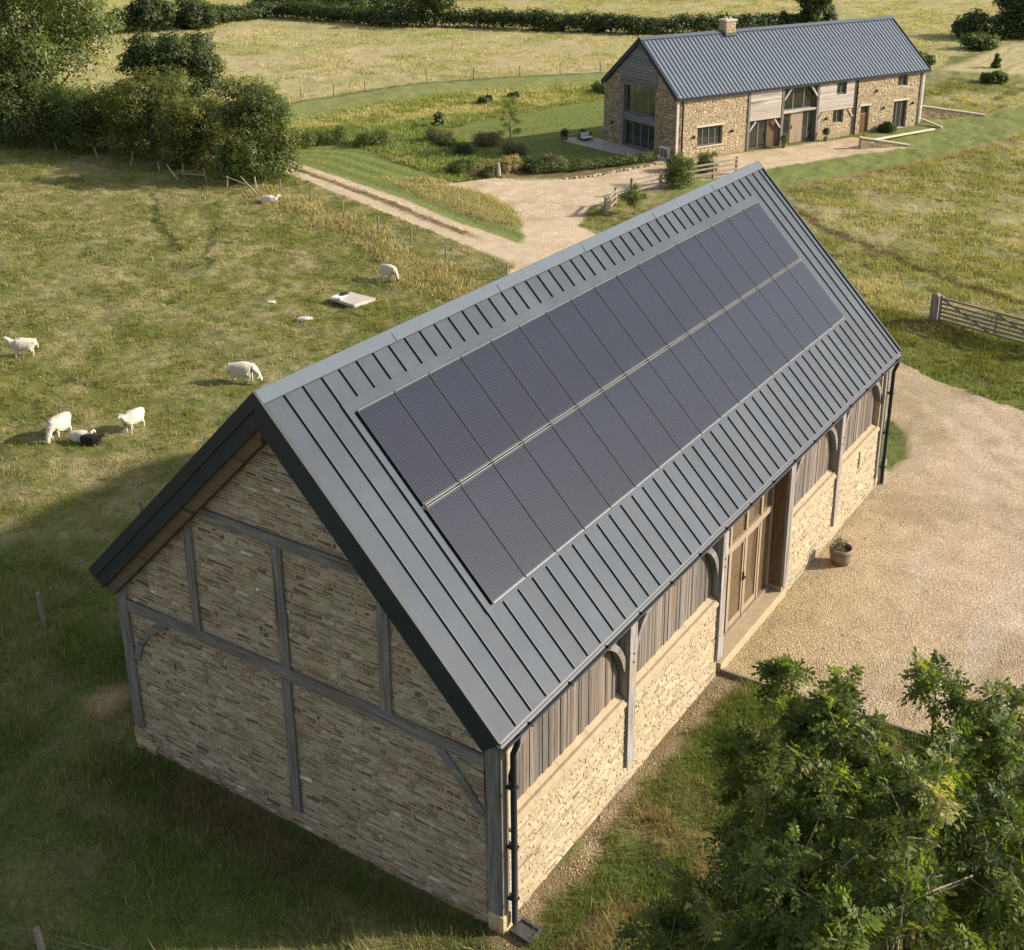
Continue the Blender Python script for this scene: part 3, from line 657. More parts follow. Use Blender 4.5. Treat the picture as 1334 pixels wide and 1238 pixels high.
# ------------------------------------------------------------------ GROUND
P={
'track':[(36.3,45.0),(32.2,33.4),(29.8,25.7),(27.9,21.1),(26.7,17.1),(24.6,16.3),(25.6,19.1),(27.2,23.6),(30.2,31.7),(34.2,44.6)],
'junction':[(32.7,25.7),(34.9,24.5),(35.6,22.5),(37.1,21.0),(41.8,19.2),(52.6,13.9),(52.5,13.0),(51.7,10.7),(46.1,13.6),(42.9,14.9),(38.1,17.1),(35.1,18.2),(32.6,18.1),(30.1,17.0),(29.2,15.0),(28.3,11.5),(26.5,7.5),(23.2,3.2),(22.4,1.3),(15.12,1.0),(15.12,7.0),(16.5,9.0),(20,13),(23.6,15.9),(24.6,16.3),(26.9,17.5),(28.5,18.5),(30.7,20.4),(32.2,22.7)],
'yard':[(6.75,.1),(6.80,-1.4),(6.95,-4),(7.2,-8),(8,-16),(21,-18),(21.6,-9),(21.2,-1.8),(21.9,.4),(22.8,2.1),(23,4),(15.1,1.2),(15.1,.1)],
'patch':[(15.9,.0),(16.9,-.15),(17.9,.15),(18.8,.75),(18.4,1.6),(17.2,1.8),(15.6,1.4)],
'lawnstrip':[(34.3,36.6),(37.1,34.9),(34.2,27.9),(33.0,24.9),(32.2,22.7),(30.7,20.4),(28.5,18.5),(26.9,17.5),(26.7,17.1),(27.9,21.1),(29.8,25.7),(32.2,33.4)],
'straw_island':[(32.2,28.6),(33.3,26.5),(32.2,22.7),(30.7,20.3),(28.7,18.7),(28.7,20.4),(29.7,22.8),(30.9,26)],
'garden':[(42.9,32.8),(46.4,32.6),(49.8,31.7),(55.6,30.6),(60,28),(62,22),(57,12),(41.3,20.1),(40.1,22.8),(38.4,24.8),(39.1,27.4),(40.5,30.3)],
'bed':[(34.6,24.9),(37,21.3),(42,19.4),(41.7,20.5),(40.5,22.2),(38.2,24.5),(36.5,27.5),(34.8,27.4)],
'strip':[(38.3,44.0),(44.9,45.1),(49.9,44.4),(54.4,43.0),(59.8,39.4),(64.2,35.7),(70,30),(62,26),(55.7,30.5),(51.2,32.6),(46.2,35.0),(42.3,36.8),(38.3,39.1)],
'verge':[(42.7,14.8),(45.8,13.5),(51.6,10.7),(52.6,13.4),(57.9,12.2),(62.3,9.7),(70,8),(72,3.5),(58.9,6.7),(48.6,9.3),(40.3,12.9),(37,15.4),(38.1,17.1)],
'straw_tr':[(77.7,17.1),(83.5,16.3),(94.6,16.3),(105,9),(105,0),(80.3,7.0),(79.0,11.4)],
'straw_r2':[(67.5,14.1),(72.0,9.7),(72,4),(72,-2),(69,-2),(68.1,5.9),(66.2,9.9),(64.7,13.5)],
'baresoil':[(-.9,7.0),(-1.0,4.5),(-.75,2),(-.5,-.1),(-.02,0),(0,7.0)],
'sidestrip':[(-.4,0),(-.35,-.5),(.8,-.40),(3.2,-.22),(5,-.24),(6.75,-.42),(6.75,.1),(0,.1)],
'far':[(36,46),(39.3,45.5),(44.9,45.1),(49.9,44.4),(54.4,43.0),(59.8,39.4),(64.2,35.7),(70,30),(74,22),(79,17),(85,18),(94,16.5),(110,14),(420,-60),(420,420),(-60,420),(20,58),(34,50)],
}
def sdf(poly,x,y):
    """signed distance (negative inside)"""
    poly=np.array(poly,float); d=np.full(x.shape,1e9); ins=np.zeros(x.shape,bool); n=len(poly)
    for i in range(n):
        ax,ay=poly[i]; bx,by=poly[(i+1)%n]; ex,ey=bx-ax,by-ay; wx,wy=x-ax,y-ay
        t=np.clip((wx*ex+wy*ey)/(ex*ex+ey*ey+1e-12),0,1); d=np.minimum(d,(wx-ex*t)**2+(wy-ey*t)**2)
        c=((ay>y)!=(by>y)); xi=(bx-ax)*(y-ay)/((by-ay) if abs(by-ay)>1e-12 else 1e-12)+ax; ins^=(c&(x<xi))
    d=np.sqrt(d); return np.where(ins,-d,d)
def linedist(pts,x,y):
    d=np.full(x.shape,1e9); pts=np.array(pts,float)
    for i in range(len(pts)-1):
        ax,ay=pts[i];bx,by=pts[i+1];ex,ey=bx-ax,by-ay;wx,wy=x-ax,y-ay
        t=np.clip((wx*ex+wy*ey)/(ex*ex+ey*ey),0,1); d=np.minimum(d,np.hypot(wx-ex*t,wy-ey*t))
    return d
c_=lambda *a: np.array(a,float)
GREEN=c_(.130,.135,.036); OLIVE=c_(.192,.180,.078); STRAW=c_(.320,.270,.148); LAWN=c_(.145,.170,.054); DEEP=c_(.062,.085,.020); GRAV=c_(.50,.385,.235); GRAV2=c_(.62,.485,.335); SOIL=c_(.19,.135,.08); RED=c_(.20,.16,.07)
def ground_fields(x,y):
    """returns colour (n,3), gravel mask, region id"""
    jx=x+(fbm(x*1.3,y*1.3,3,5)-.5)*.7; jy=y+(fbm(x*1.3+40,y*1.3,3,6)-.5)*.7
    dist=np.hypot(x+10,y+7)
    n1=fbm(x*.22,y*.22,4,1); n2=fbm(x*.9,y*.9,4,2); n3=fbm(x*3.1,y*3.1,3,3); n4=fbm(x*.07,y*.07,3,4); n5=fbm(x*1.6+5,y*.5,4,9)
    mix=lambda a,b,t: a*(1-t[:,None])+b*t[:,None]
    one=np.ones_like(x)
    # pasture
    t=np.clip(.52+1.3*(n1-.5)+2.0*(n2-.5)+1.6*(n3-.5),0,1); col=mix(GREEN*one[:,None],OLIVE*one[:,None],t)
    col=mix(col,STRAW*one[:,None]*.9,ss(.50,.72,n2*.45+n3*.55+ .10*(n1-.5))*.7); col=mix(col,DEEP*one[:,None],ss(.56,.72,1-n5)*.38)
    # right-hand rough pasture (y<15,x>16): yellower
    right=ss(14,8,y-(x-30)*.0)*ss(22,26,x); col=mix(col,mix(OLIVE*one[:,None]*1.25,STRAW*one[:,None]*.95,ss(.4,.7,n2)),right*(.35+.5*ss(.35,.65,n1)))
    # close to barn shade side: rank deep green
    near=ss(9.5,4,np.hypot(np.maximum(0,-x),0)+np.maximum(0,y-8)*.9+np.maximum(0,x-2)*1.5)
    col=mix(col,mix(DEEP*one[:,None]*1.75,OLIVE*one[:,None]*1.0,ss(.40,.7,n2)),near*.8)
    # right foreground grass
    fg=((y<.5)&(x<8)).astype(float); col=mix(col,mix(LAWN*.72*one[:,None],OLIVE*.7*one[:,None],ss(.55,.8,n2)),fg*.9); col=mix(col,SOIL*one[:,None]*1.3,fg*ss(.62,.76,fbm(x*.8+9,y*.8,4,12))*.8)
    reg=np.zeros(x.shape,int); grav=np.zeros(x.shape)
    def inside(name,soft=.25,j=1.0):
        return ss(soft,-soft,sdf(P[name],x+(jx-x)*j,y+(jy-y)*j))
    # rough garden (between strip and lawn strip)
    gr=ss(.5,-.5,sdf([(34,37),(38.3,44),(38.3,39.1),(46.2,35),(51.2,32.6),(42.9,32.8),(39.1,27.4),(38.4,24.8),(35,25),(33,25.5),(35,29),(37.2,35)],jx,jy)); col=mix(col,mix(LAWN*.95*one[:,None],STRAW*.8*one[:,None],ss(.54,.74,n2)),gr)
    # far hay fields
    f=inside('far',.3); 
    hay=mix(STRAW*1.08*one[:,None],OLIVE*1.5*one[:,None],ss(.40,.66,n4*.3+n1*.4+n2*.3)); hay=mix(hay,STRAW*1.18*one[:,None],ss(.5,.75,fbm(x*.10+y*.16,y*.6-x*.5,3,20))*.6); hay=mix(hay,GREEN*1.5*one[:,None],ss(.60,.72,fbm(x*.35,y*.35,3,23))*.5)
    # band of greener meadow in the distance
    hay=mix(hay,OLIVE*1.45*one[:,None],ss(78,90,x+y*.25-8)*.55*(1-ss(.45,.6,n4))); col=mix(col,hay,f); reg[f>.5]=4
    # hedge-top green strip at far left
    far2=ss(0,2,(y-92)+(x-70)*.35); col=mix(col,OLIVE*1.5*one[:,None],far2*.8)
    s=inside('strip',.4); df=linedist([(39.3,45.4),(44.9,45.1),(49.9,44.4),(54.4,43.0),(59.8,39.4),(64.2,35.7),(70,30.5)],jx,jy); col=mix(col,mix((LAWN*.75+OLIVE*.4)*one[:,None],mix(STRAW*.95*one[:,None],GREEN*1.2*one[:,None],ss(.45,.6,n2)),ss(3.6,5.6,df+2*(n2-.5))*.9),s); 
    sl=inside('garden',.2,.5); stripe=.5+.5*np.sin((x*.35+y*.93)*4.2); col=mix(col,LAWN[None]*(1+.10*stripe[:,None])*1.0,sl); reg[sl>.5]=3
    s=inside('straw_tr',.5); col=mix(col,STRAW*1.2*one[:,None],s*.85); s=inside('straw_r2',.5); col=mix(col,STRAW*1.05*one[:,None],s*.7)
    s=inside('verge',.2,.7); col=mix(col,mix(LAWN*1.1*one[:,None],OLIVE*one[:,None],ss(.5,.8,n2)*.5),s)
    d=linedist([(38.5,13.2),(43.1,11.0),(48.1,9.0),(57.7,6.2),(66,3)],jx,jy); col=mix(col,RED*1.15*one[:,None],ss(.75,.2,d)*.8)
    d=linedist([(37.5,11.2),(35.0,8.8),(33.0,5.8),(30.9,2.5),(29.2,-1.5)],jx,jy); col=mix(col,SOIL*.45*one[:,None],ss(.32,.08,d+.12*(n3-.5))*.85)
    d=linedist([(39.3,45.4),(44.9,45.1),(49.9,44.4),(54.4,43.0),(59.8,39.4),(64.2,35.7),(70,30.5)],x,y); col=mix(col,DEEP*one[:,None],ss(.45,.1,d)*.7)
    d=linedist([(68,10.6),(72,10.2),(78,7.4),(84,4),(90,0)],jx,jy); col=mix(col,DEEP*one[:,None],ss(.5,.1,d)*.7)
    # dark paths in left pasture
    for ln_ in ([(24.7,35),(21.5,31),(19.5,27.5)],[(22.5,29),(19.8,26.5),(18.2,24.8)]):
        d=linedist(ln_,jx,jy); col=mix(col,DEEP*.5*one[:,None],ss(.16,.05,d)*.7)
    # gate verge
    s=ss(.5,-.3,sdf([(22.9,2.5),(22.0,.6),(21.4,-1.8),(21.5,-9),(26.5,-9),(26.2,0),(27,3),(26.5,6.5)],jx,jy)); col=mix(col,mix(GREEN*.9*one[:,None],SOIL*one[:,None],ss(.55,.7,n2)*.6),s); d=linedist([(23,2.3),(22.3,.5),(21.7,-1.9),(21.7,-6)],jx,jy); col=mix(col,LAWN*.9*one[:,None],ss(.8,.25,d)*.9)
    # lawn strip
    s=inside('lawnstrip',.12,.35); dd=linedist([(32.2,33.4),(29.8,25.7),(27.9,21.1),(26.7,17.1)],x,y); st=np.sin(dd*6.5); col=mix(col,mix(LAWN*.95*one[:,None],LAWN*1.28*one[:,None],.5+.5*np.tanh(st*2)),s); reg[s>.5]=3
    s=inside('straw_island',.3); col=mix(col,STRAW*.95*one[:,None],s*.8*ss(.25,.5,n2))
    # gravel
    s=inside('junction',.16,.5); gcol=mix(GRAV*1.1*one[:,None],GRAV2*1.08*one[:,None],ss(.3,.55,n1*.5+n2*.5)); tr=np.abs(np.sin(jx*.9+jy*.25)); gcol=mix(gcol,GRAV*.9*one[:,None],ss(.6,.85,n5)*.4); col=mix(col,gcol,s); grav=np.maximum(grav,s); reg[s>.5]=1
    s=inside('track',.10,.25); up=linedist([(36.3,45.0),(32.2,33.4),(29.8,25.7),(27.9,21.1),(26.7,17.1)],x,y); lo=linedist([(34.2,44.6),(30.2,31.7),(27.2,23.6),(25.6,19.1),(24.6,16.3)],x,y); q=up/(up+lo+1e-6)
    midm=ss(.17,.09,np.abs(q-.46)+.10*(n3-.5))*ss(18.2,20.5,y); col=mix(col,GRAV2*1.03*one[:,None],s); col=mix(col,mix(SOIL*.95*one[:,None],OLIVE*.8*one[:,None],ss(.35,.6,n2)),s*midm); g2=s*(1-midm); grav=np.maximum(grav,g2); reg[s>.5]=2
    s=inside('yard',.10,.0 if 0 else .25); pk=ss(-3,3,(-y-1)*.6+(x-12)*.25); gcol=mix(GRAV*c_(.98,.98,.88)*one[:,None],GRAV2*c_(1,.97,.98)*one[:,None],pk*.95); gcol=mix(gcol,GRAV*.74*one[:,None],ss(.48,.72,fbm(x*.7,y*.7,5,31))*.6); gcol=mix(gcol,c_(.60,.50,.38)*one[:,None],ss(.6,.75,fbm(x*.35+30,y*1.1,3,33))*.5)
    for off in (0,1.15,3.4,4.5):
        d=linedist([(24,4-off*.2),(21,1.2-off),(17.5,-2.2-off),(14.5,-6-off),(12.5,-11-off)],jx,jy); gcol=mix(gcol,c_(.62,.50,.35)*one[:,None],ss(.42,.1,d)*.55)
        gcol=mix(gcol,GRAV*.75*one[:,None],ss(.25,.05,np.abs(d-.58))*.3)
    gcol=mix(gcol,GRAV*c_(.72,.74,.62)*one[:,None],ss(.9,.0,y*-1+ .8*(n2-.5))*.35)
    col=mix(col,gcol,s); grav=np.maximum(grav,s); reg[s>.5]=1
    s=inside('patch',.12,.3); col=mix(col,LAWN*.75*one[:,None],s); grav*=(1-s); reg[s>.5]=0
    s=inside('baresoil',.25,.6); col=mix(col,mix(SOIL*.75*one[:,None],DEEP*one[:,None],ss(.45,.6,n2)),s*.8); 
    s=ss(.35,-.15,np.hypot((jx-.6)*.8,(jy-8.3)*1.1)-.28); col=mix(col,SOIL*2.1*one[:,None],s)
    s=inside('sidestrip',.3,1.0); col=mix(col,mix(SOIL*1.25*one[:,None],GRAV*.7*one[:,None],ss(.4,.7,n3)),s*.95); grav=np.maximum(grav,s*.7)
    s=inside('bed',.2,.5); col=mix(col,SOIL*.8*one[:,None],s*.8)
    return col,grav,reg
def gz(x,y,grav=None,reg=None):
    x=np.atleast_1d(np.asarray(x,float)); y=np.atleast_1d(np.asarray(y,float))
    if grav is None: _,grav,reg=ground_fields(x,y)
    bar=ss(-.2,1.0,np.minimum(sdf([(0,0),(L,0),(L,W),(0,W)],x,y),sdf([hloc(0,0)[:2],hloc(HL,0)[:2],hloc(HL,HW)[:2],hloc(0,HW)[:2]],x,y)))
    rough=(fbm(x*.8,y*.8,4,51)-.5)*.20+(fbm(x*3.0,y*3.0,2,52)-.5)*.10
    k=(1-np.clip(grav,0,1))*np.where(reg==3,.15,1.0)*bar
    return rough*k+(fbm(x*1.5,y*1.5,3,55)-.5)*.02*bar-.0
def axis(segs):
    out=[segs[0][0]]
    for a,b,st in segs:
        n=max(1,int(round((b-a)/st))); out+=list(a+(b-a)*(np.arange(1,n+1)/n))
    return np.array(out)
gxs=axis([(-300,-60,60),(-60,-12,6),(-12,-6,.6),(-6,34,.13),(34,64,.26),(64,118,.7),(118,160,3),(160,600,40)])
gys=axis([(-300,-60,60),(-60,-16,5),(-16,-7,.5),(-7,32,.13),(32,60,.26),(60,110,.7),(110,150,3),(150,600,40)])
GX,GY=np.meshgrid(gxs,gys); nx,ny=len(gxs),len(gys); fx,fy=GX.ravel(),GY.ravel()
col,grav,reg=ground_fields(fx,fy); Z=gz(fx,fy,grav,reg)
V=np.stack([fx,fy,Z],1); idx=np.arange(nx*ny).reshape(ny,nx)
F=np.stack([idx[:-1,:-1].ravel(),idx[:-1,1:].ravel(),idx[1:,1:].ravel(),idx[1:,:-1].ravel()],1)
freg=np.where((reg[F]==reg[F[:,:1]]).all(1),reg[F[:,0]],np.sort(reg[F],1)[:,1])
def mat_ground():
    m,nt,b=mat('ground_cover'); v=texco(nt); a=attr(nt); g=attr(nt,'Mask')
    # gravel: stones
    vo=N(nt,'ShaderNodeTexVoronoi'); vo.inputs['Scale'].default_value=33; nt.links.new(v,vo.inputs['Vector'])
    vo2=N(nt,'ShaderNodeTexVoronoi'); vo2.inputs['Scale'].default_value=70; nt.links.new(v,vo2.inputs['Vector'])
    ng=noise(nt,v,26,6,.75); nf=noise(nt,v,9,6,.75); nm=noise(nt,v,1.6,6,.7)
    cg=mixc(nt,a.outputs['Color'],ramp(nt,ng,.30,.70,(.55,)*3,(1.42,)*3),1.0,'MULTIPLY'); cg=mixc(nt,cg,ramp(nt,vo.outputs['Color'],.0,1,(.72,)*3,(1.22,)*3),.8,'MULTIPLY'); cg=mixc(nt,cg,ramp(nt,nm,.3,.7,(.82,.81,.79),(1.16,)*3),1.0,'MULTIPLY')
    cr=mixc(nt,a.outputs['Color'],ramp(nt,nf,.25,.75,(.55,.6,.5),(1.45,1.38,1.4)),1.0,'MULTIPLY'); n40=noise(nt,v,30,4,.8); cr=mixc(nt,cr,ramp(nt,n40,.3,.7,(.7,)*3,(1.3,)*3),1.0,'MULTIPLY')
    c=mixc(nt,cr,cg,g.outputs['Fac']); nt.links.new(c,b.inputs['Base Color']); b.inputs['Roughness'].default_value=.95; b.inputs['Specular IOR Level'].default_value=.08
    h=mixc(nt,nf,vo.outputs['Distance'],g.outputs['Fac']); h2=mixc(nt,n40,vo2.outputs['Distance'],g.outputs['Fac'])
    b1=bump(nt,b,h,.85,.055); 
    n=N(nt,'ShaderNodeBump'); n.inputs['Strength'].default_value=.7; n.inputs['Distance'].default_value=.03; nt.links.new(h2,n.inputs['Height']); nt.links.new(b1,n.inputs['Normal']); nt.links.new(n.outputs[0],b.inputs['Normal'])
    return m
M['ground']=mat_ground()
for r,nm in enumerate(['ground','gravel_yard','farm_track','lawn','hay_field']):
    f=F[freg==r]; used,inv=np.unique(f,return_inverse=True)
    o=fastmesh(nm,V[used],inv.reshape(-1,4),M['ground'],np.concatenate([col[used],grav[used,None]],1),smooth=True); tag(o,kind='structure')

# ------------------------------------------------------------------ camera basis for culling unseen scatter (generous margin)
CP=np.array([-10.3101,-7.2524,13.1165]); YAW,PIT,ROL=.559,.3661,.0038; FPX=1624.47
def cambasis():
    fw=Vector((math.cos(YAW)*math.cos(PIT),math.sin(YAW)*math.cos(PIT),-math.sin(PIT)))
    r=fw.cross(Vector((0,0,1))).normalized(); u=r.cross(fw); c,s=math.cos(ROL),math.sin(ROL)
    return fw,r*c+u*s,u*c-r*s
FW,RT,UP=cambasis()
def inview(x,y,z=0,mg=160):
    d=np.stack([x-CP[0],y-CP[1],np.zeros_like(x)+z-CP[2]],1); w=d@np.array(FW); px=667+57.8+FPX*(d@np.array(RT))/w; py=619-170-FPX*(d@np.array(UP))/w
    return (w>1)&(px>-mg)&(px<1334+mg)&(py>-mg)&(py<1238+mg),w
# ------------------------------------------------------------------ GRASS (countless: stuff)
rg=np.random.RandomState(5)
def grass(name,label,n,box,keep,hlen,wid,blades,colf,lean=.6,seed=1,spread=.05):
    rg=np.random.RandomState(seed)
    x=rg.uniform(box[0],box[1],n); y=rg.uniform(box[2],box[3],n)
    v,w=inview(x,y); x=x[v];y=y[v];w=w[v]
    b=sdf([(-.05,-.05),(L+.05,-.05),(L+.05,W+.05),(-.05,W+.05)],x,y)>0
    b&=sdf([hloc(-.1,-.1)[:2],hloc(HL,-.1)[:2],hloc(HL,HW)[:2],hloc(0,HW)[:2]],x,y)>.1
    x=x[b];y=y[b];w=w[b]
    c,g,r=ground_fields(x,y); k=keep(x,y,c,g,r,w)
    sel=rg.uniform(0,1,len(x))<k; x=x[sel];y=y[sel];c=c[sel];g=g[sel];r=r[sel];w=w[sel]; z=gz(x,y,g,r)
    m=len(x); B=blades; X=np.repeat(x,B)+rg.normal(0,spread,m*B); Y=np.repeat(y,B)+rg.normal(0,spread,m*B); Zb=np.repeat(z,B)-.01
    sc=np.repeat(np.clip(rg.lognormal(0,.35,m),.4,2.2),B); h=hlen*sc*rg.uniform(.6,1.3,m*B); a=rg.uniform(0,6.283,m*B); le=rg.uniform(.1,lean,m*B)*h
    dx,dy=np.cos(a)*le,np.sin(a)*le; wa=rg.uniform(0,6.283,m*B); ws=wid*np.repeat(np.clip(w/20,.8,3.0),B)*rg.uniform(.6,1.2,m*B); wx,wy=np.cos(wa)*ws/2,np.sin(wa)*ws/2
    V=np.empty((m*B,3,3)); V[:,0]=np.stack([X-wx,Y-wy,Zb],1); V[:,1]=np.stack([X+wx,Y+wy,Zb],1); V[:,2]=np.stack([X+dx,Y+dy,Zb+np.sqrt(np.maximum(h*h-le*le,.0001))],1)
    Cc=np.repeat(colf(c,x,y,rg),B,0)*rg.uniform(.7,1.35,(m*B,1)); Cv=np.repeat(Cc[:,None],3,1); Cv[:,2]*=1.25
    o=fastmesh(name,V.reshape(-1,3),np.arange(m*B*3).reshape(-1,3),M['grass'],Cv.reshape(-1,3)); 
    return tag(o,label,kind='stuff') if 1 else o
def cf(mult=(1,1,1),straw=.12):
    def f(c,x,y,rg):
        o=c*np.array(mult); s=rg.uniform(0,1,len(x))<straw; o[s]=o[s]*.5+STRAW*.5; return o
    return f
fine=lambda r,g: ((r==0)&(g<.3))
grass('pasture_grass','tussocky grazed grass of the sheep pasture',270000,(-6,34,-8,50),lambda x,y,c,g,r,w: fine(r,g)*np.clip(.35+.9*ss(.45,.6,fbm(x*1.1,y*1.1,3,71)),0,1)*np.clip(26/w,.35,1),.085,.016,5,cf((1.2,1.18,1.1),.06),1.1,11)
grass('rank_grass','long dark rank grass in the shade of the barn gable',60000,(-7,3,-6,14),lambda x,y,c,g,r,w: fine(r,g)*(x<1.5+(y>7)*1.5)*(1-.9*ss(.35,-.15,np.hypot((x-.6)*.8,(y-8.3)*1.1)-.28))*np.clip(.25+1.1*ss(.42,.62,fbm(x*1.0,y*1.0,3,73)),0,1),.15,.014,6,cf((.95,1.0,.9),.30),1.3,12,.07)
grass('verge_grass','green grass between barn wall and tree',42000,(-1,7,-8,0),lambda x,y,c,g,r,w: fine(r,g)*ss(.30,.5,fbm(x*1.3,y*1.3,3,74)+.12),.085,.014,6,cf((1.05,1.15,.9),.08),1.0,13)
d_fence=lambda x,y: linedist([(27.5,29.2),(25.3,23.1),(23.6,18.6),(22.6,15.6),(20,13)],x,y)
grass('straw_grass','tall straw coloured seeding grass along the fence line',60000,(17,30,12,34),lambda x,y,c,g,r,w: fine(r,g)*ss(1.5,.1,linedist([(27.3,31),(24.9,23.6),(22.6,18.9),(20.5,15.2)],x,y)+ 2.2*(fbm(x*.7,y*.7,3,75)-.42))*.75,.15,.014,6,lambda c,x,y,rg: np.where((rg.uniform(0,1,len(x))<.6+.3*(fbm(x*.8,y*.8,2,76)-.5))[:,None],STRAW*1.15,RED*.95),1.0,14,.11)
grass('island_grass','tall straw coloured grass on the island between track and drive',26000,(27,34.5,17,30),lambda x,y,c,g,r,w: (ss(.2,-.3,sdf(P['straw_island'],x,y)))*(g<.3)*ss(.35,.6,fbm(x*.9,y*.9,3,88)+.12),.12,.012,6,lambda c,x,y,rg: np.where((rg.uniform(0,1,len(x))<.65)[:,None],STRAW*1.15,OLIVE*1.1),1.0,15,.12)
grass('meadow_grass','rough yellowing meadow grass right of the barn',150000,(20,75,-14,15),lambda x,y,c,g,r,w: fine(r,g)*ss(.1,.4,sdf(P['verge'],x,y))*np.clip(.15+1.1*ss(.42,.6,fbm(x*.8,y*.8,3,77)),0,1)*np.clip(34/w,.3,1),.13,.018,5,cf((1.22,1.22,1.2),.05),.9,16,.08)
grass('track_grass','dry grass growing along the middle of the farm track',16000,(24,37,17,45),lambda x,y,c,g,r,w: (r==2)*(g<.45)*.8,.07,.016,5,cf((1.1,1.1,1),.2),1.0,21)
grass('garden_grass','rough mixed garden grass between lawns',60000,(33,62,24,46),lambda x,y,c,g,r,w: fine(r,g)*.9*ss(3.5,5.5,linedist([(39.3,45.4),(44.9,45.1),(49.9,44.4),(54.4,43.0),(59.8,39.4),(64.2,35.7),(70,30.5)],x,y)),.12,.022,5,cf((1.28,1.30,1.25),.04),.9,17,.1)
grass('hay_stubble','dry pale standing grass of the far fields',150000,(34,125,8,110),lambda x,y,c,g,r,w: (r==4)*np.clip(.1+1.2*ss(.45,.62,fbm(x*.45,y*.45,3,78)),0,1),.15,.022,4,cf((1.1,1.1,1.12),.05),.9,18,.15)
grass('lawn_grass','short bright mown lawn grass',60000,(26,60,10,38),lambda x,y,c,g,r,w: ((r==3)&(g<.3))*.9,.035,.02,4,cf((1.05,1.05,1),.02),1.0,19,.08)

# loose stones: gravelly strip by wall and yard pebbles
def pebbles(name,label,n,keepf,box,size,seed,mat_):
    rg=np.random.RandomState(seed); x=rg.uniform(box[0],box[1],n); y=rg.uniform(box[2],box[3],n); c,g,r=ground_fields(x,y); k=rg.uniform(0,1,n)<keepf(x,y,g,r); x=x[k];y=y[k];c=c[k];g=g[k];r=r[k]; z=gz(x,y,g,r); m=len(x)
    s=size*np.clip(rg.lognormal(0,.4,m),.4,2.5)[:,None,None]*rg.uniform(.7,1.3,(m,6,1)); base=np.array([(1,0,0),(0,1,0),(-1,0,0),(0,-1,0),(0,0,.7),(0,0,-.4)],float)
    a=rg.uniform(0,6.28,m); ca,sa=np.cos(a),np.sin(a); bx=base[None,:,0]*ca[:,None]-base[None,:,1]*sa[:,None]*.7; by=base[None,:,0]*sa[:,None]+base[None,:,1]*ca[:,None]*.7
    Vv=np.stack([bx,by,np.broadcast_to(base[None,:,2],bx.shape)],2)*s; Vv[:,:,0]+=x[:,None];Vv[:,:,1]+=y[:,None];Vv[:,:,2]+=z[:,None]
    f=np.array([(0,1,4),(1,2,4),(2,3,4),(3,0,4),(1,0,5),(2,1,5),(3,2,5),(0,3,5)]); F=(f[None]+6*np.arange(m)[:,None,None]).reshape(-1,3)
    cc=np.repeat(((c*.35+np.array([.44,.33,.21])*.65)*rg.uniform(.6,1.3,(m,1)))[:,None],6,1).reshape(-1,3); o=fastmesh(name,Vv.reshape(-1,3),F,mat_,cc); tag(o,label,kind='stuff')
pebbles('loose_gravel','loose pale stones scattered over the gravel yard',15000,lambda x,y,g,r: (r==1)*(g>.5)*ss(.4,.62,fbm(x*.6,y*.6,3,91))*(.25+.75*ss(1,0,np.abs(y+.5)*.3)),(6.7,23,-9,3),.013,41,M['hay_stone'])
pebbles('loose_stones','loose stones and rubble along the foot of the long wall',4200,lambda x,y,g,r: (g>.25)*ss(.3,.6,fbm(x*2,y*2,2,92)),(-.6,6.7,-1.0,-.02),.015,42,M['hay_stone'])
# timber edging across end of yard
m=MB(); pts=[(6.70,-.03),(6.74,-1.4),(6.88,-4.0),(7.1,-7.5)]
for a,b in zip(pts,pts[1:]): m.bar((a[0],a[1],.02),(b[0],b[1],.02),.05,.13)
o=m.build('timber_edging',M['fence_wood']); tag(o,'dark timber edging board between gravel yard and grass','edging')
m=MB(); m.bar((15.15,-.08,.03),(16.3,.22,.03),.07,.12); o=m.build('stone_kerb',M['coping']); tag(o,'short pale kerb at the far corner of the barn','kerb')

# ------------------------------------------------------------------ PATIO
m=MB(); pp=[(44.4,26.5),(47.1,25.9),(48.6,25.6),(45.1,25.0),(42.7,19.3),(41.5,19.2),(41.2,20.1)]
pp=[hloc(-.02,6.3)[:2],hloc(-1.4,7.4)[:2],hloc(-1.9,6.9)[:2],hloc(-1.1,.5)[:2],hloc(-.9,-.2)[:2],hloc(-.02,-.1)[:2]]
n_=len(pp); m.add([(p[0],p[1],.035) for p in pp]+[(p[0],p[1],-.1) for p in pp],[tuple(range(n_)) if 1 else None]+[(i,(i+1)%n_,n_+(i+1)%n_,n_+i) for i in range(n_)])
o=m.build('patio',M['patio']); bm_fix(o); tag(o,kind='structure')

